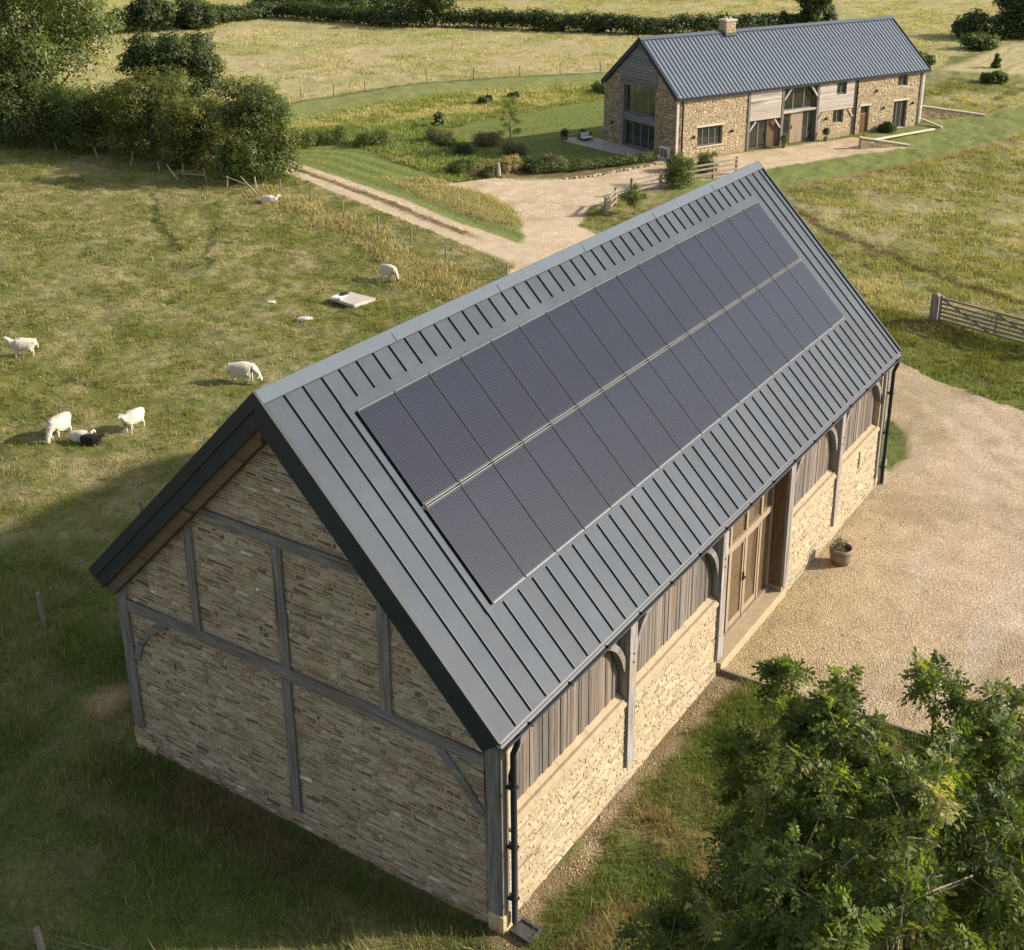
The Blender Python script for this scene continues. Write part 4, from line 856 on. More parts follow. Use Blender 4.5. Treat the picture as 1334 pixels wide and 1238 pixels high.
# ------------------------------------------------------------------ TREES
def leaf_cloud(clumps,n,size,pal,seed,asp=.55,droop=.0,shell=.45,tone=.22):
    """clumps: (cx,cy,cz,rx,ry,rz). returns V,F(quads),C"""
    rg=np.random.RandomState(seed); cl=np.array(clumps,float); vol=(cl[:,3]*cl[:,4]*cl[:,5])**(2/3.); k=rg.choice(len(cl),n,p=vol/vol.sum())
    d=rg.normal(0,1,(n,3)); d/=np.linalg.norm(d,axis=1)[:,None]; d[:,2]=np.where((d[:,2]<-.35)&(rg.uniform(0,1,n)<.5),-d[:,2],d[:,2])
    # lumpy surface
    lump=1+.22*np.sin(d[:,0]*7+k*1.7)*np.sin(d[:,1]*6+k)+.15*np.sin(d[:,2]*9+k*2.3)
    r=np.clip(rg.uniform(0,1,n)**shell,0,1)*lump*rg.uniform(.85,1.12,n)
    P=cl[k,:3]+d*cl[k,3:6]*r[:,None]
    nn=d*1.5+rg.normal(0,.42,(n,3))+np.array([0,0,.30]); nn/=np.linalg.norm(nn,axis=1)[:,None]
    t=np.cross(nn,rg.normal(0,1,(n,3))); t/=np.linalg.norm(t,axis=1)[:,None]; b=np.cross(nn,t); t[:,2]-=droop
    s=size*rg.uniform(.6,1.35,n)[:,None]
    V=np.stack([P-t*s*.5,P+b*s*asp*.5+nn*s*.08,P+t*s*.5-nn*s*.1,P-b*s*asp*.5+nn*s*.08],1)
    pal=np.array(pal,float); ci=rg.choice(len(pal),len(cl)); Cc=pal[ci[k]]; mixr=rg.uniform(0,1,n)<.35; Cc[mixr]=pal[rg.choice(len(pal),mixr.sum())]
    Cc=Cc*(1+rg.uniform(-tone,tone,(n,1)))
    return V.reshape(-1,3),np.arange(n*4).reshape(-1,4),np.repeat(Cc,4,0)
def limbs(mb,base,top,r0,targets,seed=0,trunk_pts=None):
    r=random.Random(seed); b=Vector(base);t=Vector(top); n=6
    pts=[b.lerp(t,i/n)+Vector((r.uniform(-.03,.03),r.uniform(-.03,.03),0))*(t-b).length*(i/n) for i in range(n+1)]
    mb.tube(pts,[r0*(1.25 if i==0 else 1-.75*i/n) for i in range(n+1)],8,(1,1,1))
    for tg in targets:
        tg=Vector(tg); hgt=min(.9,max(.25,(tg.z-b.z)*.5/max(.01,(t.z-b.z)))); s=b.lerp(t,hgt); mid=s.lerp(tg,.5)+Vector((r.uniform(-.1,.1),r.uniform(-.1,.1),.06))*(tg-s).length
        mb.tube([s,s.lerp(mid,.5),mid,mid.lerp(tg,.5)+Vector((0,0,.03)),tg],[r0*.42,r0*.36,r0*.26,r0*.17,r0*.06],6,(1,1,1))
DK=[(.040,.058,.019),(.056,.076,.023),(.072,.093,.028)]
MD=[(.075,.102,.028),(.100,.128,.034),(.125,.148,.042)]
YL=[(.10,.125,.030),(.135,.14,.036),(.165,.155,.045),(.075,.10,.024)]
OL=[(.064,.092,.024),(.088,.118,.029),(.115,.132,.036),(.054,.080,.021)]
def tree(name,label,cat,loc,h,r,n,size,pal,seed,crown0=.25,nc=9,group=None,trunk=.16,lean=(0,0),flat=1.0,shell=.28,low=False):
    nc=int(nc*1.9) if n>5000 else nc
    rr=random.Random(seed); z=float(gz(loc[0],loc[1])[0]); root=thing(name,label,cat,(loc[0],loc[1],z),rr.uniform(0,6.28)*0,group)
    cl=[]; c0=h*crown0
    for i in range(nc):
        a=rr.uniform(0,6.28); u=rr.uniform(0,1); zz=c0+(h-c0)*(.18+.66*u); rad=r*math.sqrt(max(.05,1-((zz-(c0+h)/2)/((h-c0)*.62))**2))*.74*rr.uniform(.6,1); q=r*(rr.uniform(.24,.42) if n>5000 else rr.uniform(.32,.52))
        cl.append((math.cos(a)*rad+lean[0]*u,math.sin(a)*rad+lean[1]*u,zz,q,q,q*.8*flat))
    if crown0<.07:
        for i in range(8):
            a=i*.785+rr.uniform(-.3,.3); q=rr.uniform(.34,.46)*r; cl.append((math.cos(a)*r*.6,math.sin(a)*r*.6,q*.8,q,q,q*1.0))
    cl.append((lean[0],lean[1],h-r*.38*flat,r*.42,r*.42,r*.38*flat)); cl.append((0,0,c0+(h-c0)*.45,r*.6,r*.6,(h-c0)*.4))
    V,F,Cc=leaf_cloud(cl,int(n*1.25),size,pal,seed,shell=shell); k=V[:,2]<.02; V[k,2]=.02+rr.random()*.05
    fastmesh('crown',V,F,M['leaf'],Cc,parent=root)
    m=MB(); limbs(m,(0,0,-.1),(lean[0]*.5,lean[1]*.5,h*.8),trunk,[(c[0]*.8,c[1]*.8,c[2]) for c in cl[:8]],seed); m.build('trunk',M['bark'],root,smooth=True)
    return root
GH='hedgerow trees beyond the sheep pasture'
tree('broadleaf_tree','very tall broad green tree at the left edge of the view','tree',(30.5,51.5),10.5,5.3,34000,.19,MD,101,.12,16,trunk=.35)
tree('broadleaf_tree','tall leafy tree in front of the big one at the left edge','tree',(28.6,50.8),6.4,3.0,11000,.17,MD,102,.10,10,trunk=.2)
tree('oak_tree','dark rounded tree rising behind the hedgerow bushes','tree',(34.6,44.3),5.25,2.7,19000,.17,DK,103,.22,13,trunk=.25)
tree('hawthorn_bush','large olive hawthorn at the field corner beside the track','bush',(29.3,33.4),4.45,2.15,24000,.12,OL+YL[:2],104,.06,12,GH,.14)
tree('hawthorn_bush','yellow green hawthorn just left of the corner hawthorn','bush',(29.6,37.6),3.1,1.9,22000,.12,YL,105,.05,11,GH,.13)
tree('hawthorn_bush','wide yellowish hawthorn in front of the dark rounded tree','bush',(30.0,41.0),4.15,2.3,22000,.12,YL[:3]+OL[:1],106,.05,12,GH,.13)
tree('hawthorn_bush','olive brown hawthorn right of the big tree','bush',(29.6,44.8),3.1,2.2,20000,.12,OL+YL[:1],107,.05,11,GH,.13)
tree('hawthorn_bush','small green bush below the big tree at the left edge','bush',(28.8,48.0),3.2,2.4,16000,.12,MD[:2]+OL,108,.04,9,GH,.12)
tree('hawthorn_bush','low dark bush at the far left of the hedgerow','bush',(27.8,52.3),3.0,2.6,14000,.12,DK+OL[:1],109,.04,9,GH,.12)
# far trees
FT='trees along the distant hedges'
tree('broadleaf_tree','dark double crowned tree on the distant hedge left of centre','tree',(63.0,78.8),2.8,2.0,8000,.24,DK,121,.08,9,FT,.2)
tree('broadleaf_tree','grey green bushy tree at the top edge left of centre','tree',(66.5,77.5),2.7,2.0,5000,.24,DK+OL[:1],122,.06,8,FT,.2)
tree('broadleaf_tree','round dark tree on the distant hedge at top centre','tree',(78.6,61.0),4.2,2.3,7500,.24,DK+MD[:1],123,.10,9,FT,.2)
tree('broadleaf_tree','dark tree standing behind the farmhouse ridge','tree',(95.0,32.3),3.9,2.1,6000,.26,DK,124,.08,8,FT,.2)
tree('broadleaf_tree','big dark tree at the top right corner','tree',(100,16.2),4.6,2.8,8500,.26,DK,125,.05,9,FT,.2)
tree('broadleaf_tree','low wide dark bushy tree beside the top right corner tree','tree',(97.5,19.3),2.3,2.2,5000,.26,DK,126,.02,8,FT,.15)
tree('broadleaf_tree','tall tree at the top edge above the left hedge','tree',(81.5,82.5),3.8,2.6,5000,.26,DK,127,.05,8,FT,.2)
FB='shrubs scattered over the distant fields'
for i,(x,y,h,r,lab) in enumerate([(65.7,86.5,1.3,1.1,'round olive shrub above the far left hedge'),(93,34.6,1.7,.7,'small dark tree directly behind the chimney'),(81.6,13.8,1.0,.36,'small green sapling in the straw field right of the farmhouse'),(74.5,12.2,.7,.9,'low dark scrub bush left of the top right trees'),(80,18.5,.7,1.0,'low grey scrub behind the farmhouse roof end'),(90.5,17.2,.8,1.5,'brown scrub patch in front of the top right trees'),(72.5,8.0,.3,.8,'dark low scrub in the rough grass right of the farmhouse'),(81.8,50.5,1.5,.8,'bush poking above the centre hedge'),(83.0,47.5,1.35,1.0,'wide bush poking above the hedge left of the farmhouse'),(84.6,42.8,1.4,.8,'bush poking above the hedge right beside the farmhouse'),(43.1,33.7,.75,.34,'dark upright shrub in the rough garden'),(50.2,35.6,.4,.45,'dark tuft bush at the edge of the green strip, left one'),(52.6,35.2,.35,.4,'dark tuft bush at the edge of the green strip, right one'),(57.5,31.6,.5,.9,'wide low bush on the lawn edge beside the farmhouse')]):
    tree('shrub',lab,'shrub',(x,y),h,r,int(1800+1800*r),.13 if i>9 or r<.8 else .18,(OL,MD,OL)[i%3],140+i,.02,5,FB,.04)
# garden shrubs and borders
GB='planting in the farmhouse garden border'
for i,(x,y,h,r,pal,lab) in enumerate([(35.2,26.4,.75,.8,OL,'mauve grey shrub at the left end of the garden border'),(36.3,24.6,.7,.6,[(.30,.24,.13),(.36,.29,.17)],'tuft of pale straw plumes in the garden border'),(36.9,23.6,.6,.55,DK,'dark round shrub left of the small garden tree'),(38.2,23.3,.6,.7,[(.20,.16,.12),(.14,.12,.07),(.08,.09,.03)],'pinkish seed head perennials below the small garden tree'),(39.6,26.4,.5,.7,[(.22,.17,.12),(.10,.10,.04),(.17,.13,.09)],'pink flowered perennials behind the small garden tree'),(40.7,28.8,.5,.9,[(.20,.15,.11),(.08,.10,.03)],'low russet perennials in the middle of the rough garden'),(40.0,31.2,.55,.9,[(.16,.12,.08),(.07,.09,.03)],'brown seed head clump in the rough garden'),(37.5,33.5,.5,1.0,MD,'green rough clump beside the lawn strip'),(36.6,35.6,.7,1.0,MD,'clipped green bush at the top of the lawn strip'),(35.2,36.3,.75,.9,MD,'clipped green bush beside the corner hawthorn'),(34.3,37.4,.8,.9,OL,'olive bush behind the corner hawthorn'),(39.3,30.3,.4,.6,OL,'small dark tuft left in the rough garden'),(38.2,28.5,.45,.5,DK,'small dark shrub beside the lawn strip'),(35.0,24.8,.5,.4,MD,'green shrub at the tip of the garden border')]):
    tree('garden_shrub',lab,'shrub',(x,y),h,r,int(1500+2200*r),.075,pal,170+i,.0,6,GB,.03)
# clipped box hedge along drive edge
def hedge(name,label,pts,h,w,n,size,pal,seed,group=None,wob=.16):
    rr=random.Random(seed); root=thing(name,label,'hedge',(pts[0][0],pts[0][1],0),0,group); cl=[]
    for a,b in zip(pts,pts[1:]):
        a=Vector(a);b=Vector(b);ln=(b-a).length; k=max(1,int(ln/(w*.42)))
        for i in range(k+1):
            q=a.lerp(b,i/k)-Vector(pts[0]); s=rr.uniform(1-wob,1+wob); cl.append((q.x+rr.uniform(-.1,.1)*w,q.y+rr.uniform(-.1,.1)*w,h*s*.48,w*.62,w*.62,h*s*.52))
    V,F,Cc=leaf_cloud(cl,int(n*1.5),size,pal,seed,tone=.25,shell=.3); V[:,2]=np.maximum(V[:,2],.01)
    fastmesh('foliage',V,F,M['leaf'],Cc,parent=root)
    m=MB()
    for i in range(0,len(cl),2): c=cl[i]; m.tube([(c[0],c[1],-.05),(c[0]+.05,c[1],h*.6)],[.05,.03],5,(1,1,1))
    m.build('stem',M['bark'],root); return root
hedge('box_hedge','clipped green box hedge along the edge of the drive',[(36.6,23.3),(38.4,21.9),(41.1,20.3),(41.9,19.9)],.5,.5,9000,.07,MD,201)
HG='dark hedges dividing the distant fields'
hedge('field_hedge','dark field hedge at the far left of the view',[(54,82.5),(58,80.5),(62,79.6),(67.3,78.4),(76.2,78.3)],1.5,1.9,16000,.22,DK+MD[:1],202,HG)
hedge('field_hedge','dark field hedge stepping towards the centre tree',[(76.4,77.5),(77.0,70.8),(76.3,64.6),(78.0,61.6)],1.4,1.8,12000,.22,DK+OL[:1],203,HG)
hedge('field_hedge','long dark field hedge running from centre tree behind the farmhouse',[(79.2,60.5),(80.9,57),(81.6,52.1),(84.0,43.8),(88.6,37.5),(94.2,33.2)],1.55,1.7,20000,.22,DK,204,HG,.15)
hedge('field_hedge','thin dark field hedge along the top edge centre',[(97,76),(99.5,72.3),(107.8,64.0),(113,53.0)],.9,1.5,9000,.26,DK+MD[:1],205,HG)
hedge('field_hedge','overgrown olive hedge along the top edge left of centre',[(80.9,81.5),(83.8,76.2),(89.9,70.2)],1.3,2.2,9000,.26,OL+DK,206,HG)
# small ornamental garden tree
t=thing('young_tree','slender young tree with sparse yellow green leaves on the garden lawn','tree',(39.2,26.4,0))
m=MB(); m.tube([(0,0,-.05),(.02,0,.9),(.0,.02,1.8),(.02,0,2.5)],[.045,.035,.025,.01],6,(1,1,1))
cl=[]
for i in range(16):
    a=i*2.4; z=.75+i*.115; ln=.62*(1-.035*i); e=(math.cos(a)*ln,math.sin(a)*ln,z+.35); m.tube([(0,0,z),e],[.014,.004],5,(1,1,1)); cl.append((e[0]*.75,e[1]*.75,e[2]-.05,.26,.26,.16))
cl.append((0,0,2.5,.15,.15,.25)); m.build('trunk',M['bark'],t)
V,F,Cc=leaf_cloud(cl,2600,.06,[(.20,.22,.07),(.18,.18,.05),(.10,.13,.035)],301); fastmesh('crown',V,F,M['leaf'],Cc,parent=t)
# bushes by paddock fence
tree('shrub','dark green bush growing through the rail fence by the drive','shrub',(38.0,16.6),1.35,.78,4200,.08,MD,311,.02,8,None,.06)
tree('shrub','rounded green bush at the farmhouse end of the rail fence','shrub',(41.3,16.9),.95,.62,2600,.08,MD,312,.05,7,None,.05)
tree('shrub','low green bush behind the rail fence beside the farmhouse corner','shrub',(40.7,17.9),.75,.75,2600,.08,MD+DK[:1],313,.02,7,None,.05)
tree('sapling','pale green sapling beside the near end of the rail fence','sapling',(32.8,16.0),1.35,.62,1700,.08,[(.11,.14,.04),(.15,.16,.05)],314,.1,7,None,.03,shell=.7)
tree('shrub','dark green bush against the far part of the farmhouse front wall','shrub',hloc(13.9,-.45)[:2],.62,.55,2600,.08,DK+MD[:1],315,.0,7)
tree('shrub','small green bush on the patio beside the farmhouse corner','shrub',hloc(-.75,6.55)[:2],.55,.4,1500,.07,MD,316,.0,5)
# ------------------------------------------------------------------ POTS
def pot_plant(name,label,loc,pr,ph,cr,cz,pal,seed,ball=True,grp=None):
    r=thing(name,label,'plant pot',(loc[0],loc[1],float(gz(loc[0],loc[1])[0])),0,grp); m=MB()
    m.lathe([(pr*.0,0),(pr*.72,0),(pr*.82,ph*.3),(pr,ph*.85),(pr*1.08,ph*.86),(pr*1.08,ph),(pr*.93,ph),(pr*.9,ph*.85)],n=20); p=m.build('pot',M['terracotta'],r,smooth=False)
    m=MB(); m.lathe([(0.001,ph*.86),(pr*.91,ph*.86)],n=16); m.build('soil',M['soil'],p)
    if ball:
        m=MB(); m.tube([(0,0,ph*.8),(0,0,cz)],[.012,.012],6,(1,1,1)); m.build('stem',M['bark'],r)
        V,F,Cc=leaf_cloud([(0,0,cz,cr,cr,cr)],1400,.05,pal,seed,shell=.3); fastmesh('foliage',V,F,M['leaf'],Cc,parent=r)
    return r
TP='topiary pots in front of the farmhouse'
pot_plant('potted_shrub','potted shrub left of the oak front door',hloc(6.55,-.45)[:2],.14,.22,.22,.42,MD,321,True,TP)
pot_plant('potted_shrub','ball shaped potted shrub right of the glazed entrance',hloc(9.5,-.4)[:2],.13,.22,.2,.48,DK,322,True,TP)
pot_plant('potted_shrub','dark planter on the patio edge beside the lawn',hloc(-1.75,6.9)[:2],.2,.26,.24,.36,[(.10,.06,.05),(.05,.05,.03)],323,True)
# bench on patio
b=thing('garden_bench','small white garden bench on the patio behind the farmhouse corner','bench',hloc(-.9,6.1),HRZ+.2)
m=MB(); m.box((-.3,-.15,.2),(.3,.15,.24)); m.build('seat',M['white_paint'],b); m=MB(); m.box((-.3,.13,.24),(.3,.16,.46)); m.build('backrest',M['white_paint'],b)
for sx in (-.27,.24):
    for sy in (-.14,.10): m=MB(); m.box((sx,sy,0),(sx+.03,sy+.03,.2)); m.build('leg',M['black'],b)
# barn pot
pp_=thing('barrel_planter','weathered barrel planter with a leggy dying plant against the barn wall','planter',(11.35,-.48,0))
m=MB(); m.lathe([(0.001,0),(.17,0),(.205,.12),(.225,.25),(.235,.36),(.21,.365),(.20,.30)],n=22); tb=m.build('tub',M['terracotta'],pp_,smooth=True)
m=MB()
for z in (.08,.27): m.lathe([(.197 if z<.1 else .232,z),(.203 if z<.1 else .238,z+.015),(.198 if z<.1 else .234,z+.03)],n=22)
m.build('hoop',M['oak_brown'],tb)
m=MB(); m.lathe([(0.001,.30),(.205,.30)],n=20); m.build('soil',M['soil'],tb)
m=MB(); rr=random.Random(4)
for i in range(7):
    a=rr.uniform(0,6.28); ln=rr.uniform(.1,.26); m.tube([(0,0,.29),(math.cos(a)*ln*.4,math.sin(a)*ln*.4,.42),(math.cos(a)*ln,math.sin(a)*ln,.42+rr.uniform(0,.1))],[.007,.005,.003],5,(1,1,1))
m.build('stem',M['twig'],pp_)
V,F,Cc=leaf_cloud([(0,.05,.45,.16,.16,.10),(-.12,.1,.40,.1,.1,.08)],110,.06,[(.16,.14,.05),(.10,.12,.035)],77); fastmesh('foliage',V,F,M['leaf'],Cc,parent=pp_)

# ------------------------------------------------------------------ FOREGROUND ASH TREE
at=thing('ash_tree','leafy ash tree filling the bottom right corner beside the barn','tree',(-.1,-5.3,0))
rg=np.random.RandomState(77)
T=Vector((-.1,-5.3,0))
CL=[ # world centre, radius
 (.2,-4.9,3.6,1.5),(-1.0,-3.6,3.0,.85),(-1.6,-3.3,2.9,.7),(-.2,-3.6,3.4,.8),(.6,-3.4,4.15,.5),(.95,-3.75,4.6,.32),(.8,-4.2,4.1,.55),(1.5,-4.75,4.75,.32),(.9,-5.2,4.2,.7),(-1.0,-4.4,3.9,1.0),(-1.9,-4.2,3.3,.8),(-1.7,-5.2,4.0,1.0),(-.4,-5.6,4.6,1.1),(1.1,-5.7,4.3,1.0),(1.6,-5.6,4.5,.55),(-2.4,-5.2,3.2,.8),(-.8,-6.4,4.0,1.0),(.6,-6.6,3.8,1.0),(-2.0,-6.2,3.5,.9),(.5,-3.3,3.1,.6),(-2.2,-3.6,2.5,.55),(.2,-4.2,4.2,.75),(1.25,-3.2,4.4,.26),(.5,-2.9,3.8,.36)]
tips=[];tw=MB();tr=MB()
limbs(tr,(0,0,-.1),(.1,.0,3.4),.17,[],5)
rr=random.Random(8)
for (x,y,z,r) in CL:
    c=Vector((x,y,z))-T; s=Vector((0,0,rr.uniform(1.2,2.6))); mid=s.lerp(c,.5)+Vector((0,0,.15)); tr.tube([s,s.lerp(mid,.5)+Vector((0,0,.03)),mid,c],[.02+.045*min(1,r),.015+.035*min(1,r),.012+.025*min(1,r),.012],7,(1,1,1))
    nt_=int(17*r*r+12*r+3)
    for i in range(nt_):
        d=Vector((rr.gauss(0,1),rr.gauss(0,1),rr.gauss(.25,.9))).normalized(); e=c+d*r*rr.uniform(.45,1.15); st=c+d*r*.3+Vector((rr.uniform(-.25,.25),rr.uniform(-.25,.25),rr.uniform(-.3,.1)))*r; md=st.lerp(e,.55)+Vector((rr.uniform(-.07,.07),rr.uniform(-.07,.07),rr.uniform(-.02,.10)))*r
        tw.tube([st,md,e],[.009,.007,.003],5,(1,1,1)); 
        tips.append((st,md,e,r))
tr.build('trunk',M['bark'],at,smooth=True); tw.build('branch',M['twig'],at)
Vs=[];Cs=[];palA=np.array([(.090,.122,.030),(.118,.154,.037),(.158,.184,.048),(.058,.082,.021),(.26,.25,.09)])
for (st,md,e,r) in tips:
    tone=palA[rg.choice(5,p=[.3,.3,.2,.14,.06])]
    for j in range(13):
        u=rg.uniform(.2,1.0); b0=np.array(st.lerp(md,u*2) if u<.5 else md.lerp(e,u*2-1)); ax=np.array(e-st); ax/=np.linalg.norm(ax)+1e-9
        dr=ax*.6+rg.normal(0,.7,3)+np.array([0,0,-.05]); dr/=np.linalg.norm(dr); ln=rg.uniform(.17,.28); up=np.array([0,0,1])+rg.normal(0,.35,3); sd=np.cross(dr,up); sd/=np.linalg.norm(sd)+1e-9; nn=np.cross(sd,dr)
        K9=11; t=np.array([.25,.25,.42,.42,.58,.58,.74,.74,.88,.88,1.0]); sg=np.array([1,-1]*5+[0]); pos=b0+dr*(t*ln)[:,None]-np.array([0,0,1])*((t**2)*ln*.35)[:,None]
        ld=sd[None]*sg[:,None]*.85+dr[None]*(.45+.8*(sg==0))[:,None]-np.array([0,0,.18])+rg.normal(0,.12,(K9,3)); ld/=np.linalg.norm(ld,axis=1)[:,None]
        ll=rg.uniform(.055,.092,K9)[:,None]; lw=np.cross(ld,nn[None]+rg.normal(0,.25,(K9,3))); lw/=np.linalg.norm(lw,axis=1)[:,None]; lw*=ll*.25
        sag=np.array([0,0,1])*ll*.06
        Vs.append(np.stack([pos,pos+ld*ll*.45+lw,pos+ld*ll-sag,pos+ld*ll*.45-lw],1).reshape(-1,3)); cc=tone*rg.uniform(.8,1.25); Cs.append(np.repeat((cc[None]*rg.uniform(.85,1.15,(K9,1))),4,0))
V=np.concatenate(Vs);Cc=np.concatenate(Cs); fastmesh('crown',V,np.arange(len(V)).reshape(-1,4),M['leaf_glossy'],Cc,parent=at)

# ------------------------------------------------------------------ SHEEP
WT=bpy.data.textures.new('fleece','CLOUDS'); WT.noise_scale=.07; WT.noise_depth=2
def sheep(name,label,loc,ang,scale,pose,wool='wool',face=None,group='sheep grazing in the pasture'):
    z=float(gz(loc[0],loc[1])[0]); root=thing(name,label,'lamb' if 'lamb' in name else 'sheep',(loc[0],loc[1],z),ang,group); root.scale=(scale,)*3
    lie=pose=='lie'; b=.0 if not lie else -.235
    J={}; E_=[]; vs=[];rad=[]
    def jt(n,p,r,par=None):
        J[n]=len(vs); vs.append(p); rad.append(r)
        if par is not None: E_.append((J[par],J[n]))
    zb=.42+b
    jt('pel',(-.26,0,zb),(.155,.15)); jt('rump',(-.40,0,zb-.01),(.11,.12),'pel'); jt('tail',(-.47,0,zb-.05),(.03,.03),'rump'); jt('tail2',(-.49,0,zb-.16),(.02,.02),'tail')
    jt('mid',(-.02,0,zb-.015),(.165,.175),'pel'); jt('chest',(.22,0,zb),(.15,.155),'mid'); jt('sh',(.33,0,zb+.02),(.11,.115),'chest')
    if pose=='graze':
        jt('nk',(.43,0,zb-.05),(.075,.085),'sh'); jt('nk2',(.50,0,zb-.17),(.06,.065),'nk'); jt('hd',(.55,.0,zb-.25),(.06,.062),'nk2'); jt('mz',(.585,0,zb-.35),(.035,.038),'hd'); hp_=Vector((.54,0,zb-.24)); hd=Vector((.3,0,-.95))
    elif pose=='up':
        jt('nk',(.43,0,zb+.10),(.07,.08),'sh'); jt('nk2',(.49,0,zb+.19),(.058,.06),'nk'); jt('hd',(.56,0,zb+.22),(.058,.06),'nk2'); jt('mz',(.66,0,zb+.17),(.034,.036),'hd'); hp_=Vector((.55,0,zb+.22)); hd=Vector((.9,0,-.4))
    else:
        jt('nk',(.42,.02,zb+.08),(.07,.075),'sh'); jt('nk2',(.46,.05,zb+.15),(.055,.06),'nk'); jt('hd',(.50,.08,zb+.17),(.055,.058),'nk2'); jt('mz',(.58,.12,zb+.11),(.033,.036),'hd'); hp_=Vector((.50,.08,zb+.17)); hd=Vector((.85,.3,-.4))
    for s,nm in ((1,'l'),(-1,'r')):
        if not lie:
            jt('f1'+nm,(.23,s*.085,zb-.12),(.055,.05),'chest'); jt('f2'+nm,(.235,s*.09,zb-.24),(.028,.028),'f1'+nm); jt('f3'+nm,(.225+.03*s,s*.09,.04),(.021,.021),'f2'+nm); jt('f4'+nm,(.245+.03*s,s*.09,.012),(.024,.018),'f3'+nm)
            jt('h1'+nm,(-.28,s*.09,zb-.10),(.075,.06),'pel'); jt('h2'+nm,(-.24,s*.095,zb-.20),(.042,.038),'h1'+nm); jt('h3'+nm,(-.32-.03*s,s*.095,.17),(.024,.022),'h2'+nm); jt('h4'+nm,(-.29-.03*s,s*.095,.04),(.020,.020),'h3'+nm); jt('h5'+nm,(-.27-.03*s,s*.095,.012),(.024,.018),'h4'+nm)
        else:
            jt('f1'+nm,(.26,s*.10,.09),(.05,.045),'chest'); jt('f2'+nm,(.40,s*.10,.04),(.026,.026),'f1'+nm); jt('f3'+nm,(.28,s*.12,.025),(.02,.02),'f2'+nm)
            jt('h1'+nm,(-.24,s*.13,.10),(.07,.06),'pel'); jt('h2'+nm,(-.08,s*.17,.05),(.035,.03),'h1'+nm); jt('h3'+nm,(-.2,s*.18,.025),(.02,.02),'h2'+nm)
    vs=[(p[0]*.88,p[1]*1.1,p[2]) for p in vs]; hp_.x*=.88
    me=bpy.data.meshes.new('body'); me.from_pydata(vs,E_,[]); o=bpy.data.objects.new('body',me); C.objects.link(o); o.parent=root
    md=o.modifiers.new('skin','SKIN'); md.use_smooth_shade=True; me.skin_vertices or None
    for i,r in enumerate(rad): q=1.27 if i in (0,1,4,5,6) else 1.1; me.skin_vertices[0].data[i].radius=(r[0]*q,r[1]*q)
    me.skin_vertices[0].data[0].use_root=True
    sb=o.modifiers.new('s','SUBSURF'); sb.levels=2; sb.render_levels=3; dm=o.modifiers.new('fleece','DISPLACE'); dm.texture=WT; dm.strength=.035; dm.mid_level=.5; me.materials.append(M[wool])
    # ears and face
    m=MB(); 
    for s in (1,-1):
        a=hp_+Vector((0,s*.04,.03)); t_=a+Vector((-.02,s*.10,-.015)); sidev=hd.normalized()*.022
        m.add([a-sidev,a+sidev,t_+sidev*.3,t_-sidev*.3,a+Vector((0,0,.015)),t_],[(0,1,2,3),(0,4,5,3),(1,2,5,4)])
    m.build('ear',M[wool if face is None else face],root)
    m=MB()
    for s in (1,-1):
        q=hp_+hd.normalized()*.035+Vector((0,s*.045,.01)); m.tube([q-Vector((0,s*.01,0)),q+Vector((0,s*.006,0))],.008,8)
    m.build('eye',M['black'],root)
    if face:
        m=MB(); a=hp_+hd.normalized()*.03; e=hp_+hd.normalized()*.14; m.tube([a,a.lerp(e,.5),e],[.058,.05,.034],10); m.build('face',M[face],root,smooth=True)
    return root
def dang(dx,dy): return math.atan2(dy,dx)
sheep('sheep','white sheep standing at the far left edge of the pasture, head raised facing left',(9.72,23.2),dang(-.70,.74),.92,'up','wool')
sheep('sheep','fleecy cream sheep grazing alone near the barn ridge, head down to the right',(11.7,16.55),dang(.45,-.9),1.0,'graze','wool')
sheep('sheep','pinkish cream sheep grazing left of the lying lambs',(6.75,17.75),dang(-.91,-.33),1.0,'graze','wool_pink')
sheep('sheep','white sheep standing right of the lying lambs, looking left',(7.95,16.5),dang(-.95,-.18),.9,'up','wool')
sheep('lamb','white lamb lying down between the two sheep',(6.85,17.1),dang(.3,-.8),.72,'lie','wool')
sheep('lamb','black lamb lying beside the white lamb',(6.85,16.72),dang(.35,-.9),.66,'lie','wool_black')
sheep('sheep','dark faced sheep grazing near the stone slab by the fence',(20.8,18.9),dang(-.14,-.91),.9,'graze','wool_pink','face_dark')
sheep('sheep','distant white sheep lying at the foot of the corner hawthorn',(26.1,29.6),dang(.3,-.9),.9,'lie','wool')
# slab, stones
s=thing('concrete_slab','pale concrete slab on the pasture with a dark bag on top','slab',(18.4,18.45,.0),math.radians(84))
m=MB(); m.hexa([(-.58,-.46,.03),(.56,-.43,.03),(.58,.40,.03),(-.56,.46,.03),(-.58,-.46,.14),(.56,-.43,.12),(.58,.40,.12),(-.56,.46,.14)]); m.build('slab_top',M['concrete'],s,bevel=.015)
for x in (-.45,.45): m=MB(); m.box((x-.08,-.36,-.06),(x+.08,.36,.04)); m.build('bearer',M['oak_brown'],s)
m=MB(); m.lathe([(.001,.20),(.10,.19),(.15,.13),(.16,.0)],n=12); o=m.build('dark_bag',M['black'],smooth=True); o.location=(18.45,18.85,.135); o.scale=(1.3,.8,.5); tag(o,'small crumpled dark bag lying on the pale concrete slab','bag')
m=MB(); m.hexa([(-.28,-.2,0),(.3,-.18,0),(.3,.2,0),(-.3,.2,0),(-.25,-.18,.06),(.28,-.16,.02),(.28,.18,.02),(-.25,.18,.06)]); o=m.build('white_sack',M['white_paint'],bevel=.02); o.location=(18.25,18.85,.14); o.rotation_euler=(0,0,.2); tag(o,'flat white sack lying on the left end of the concrete slab','sack')
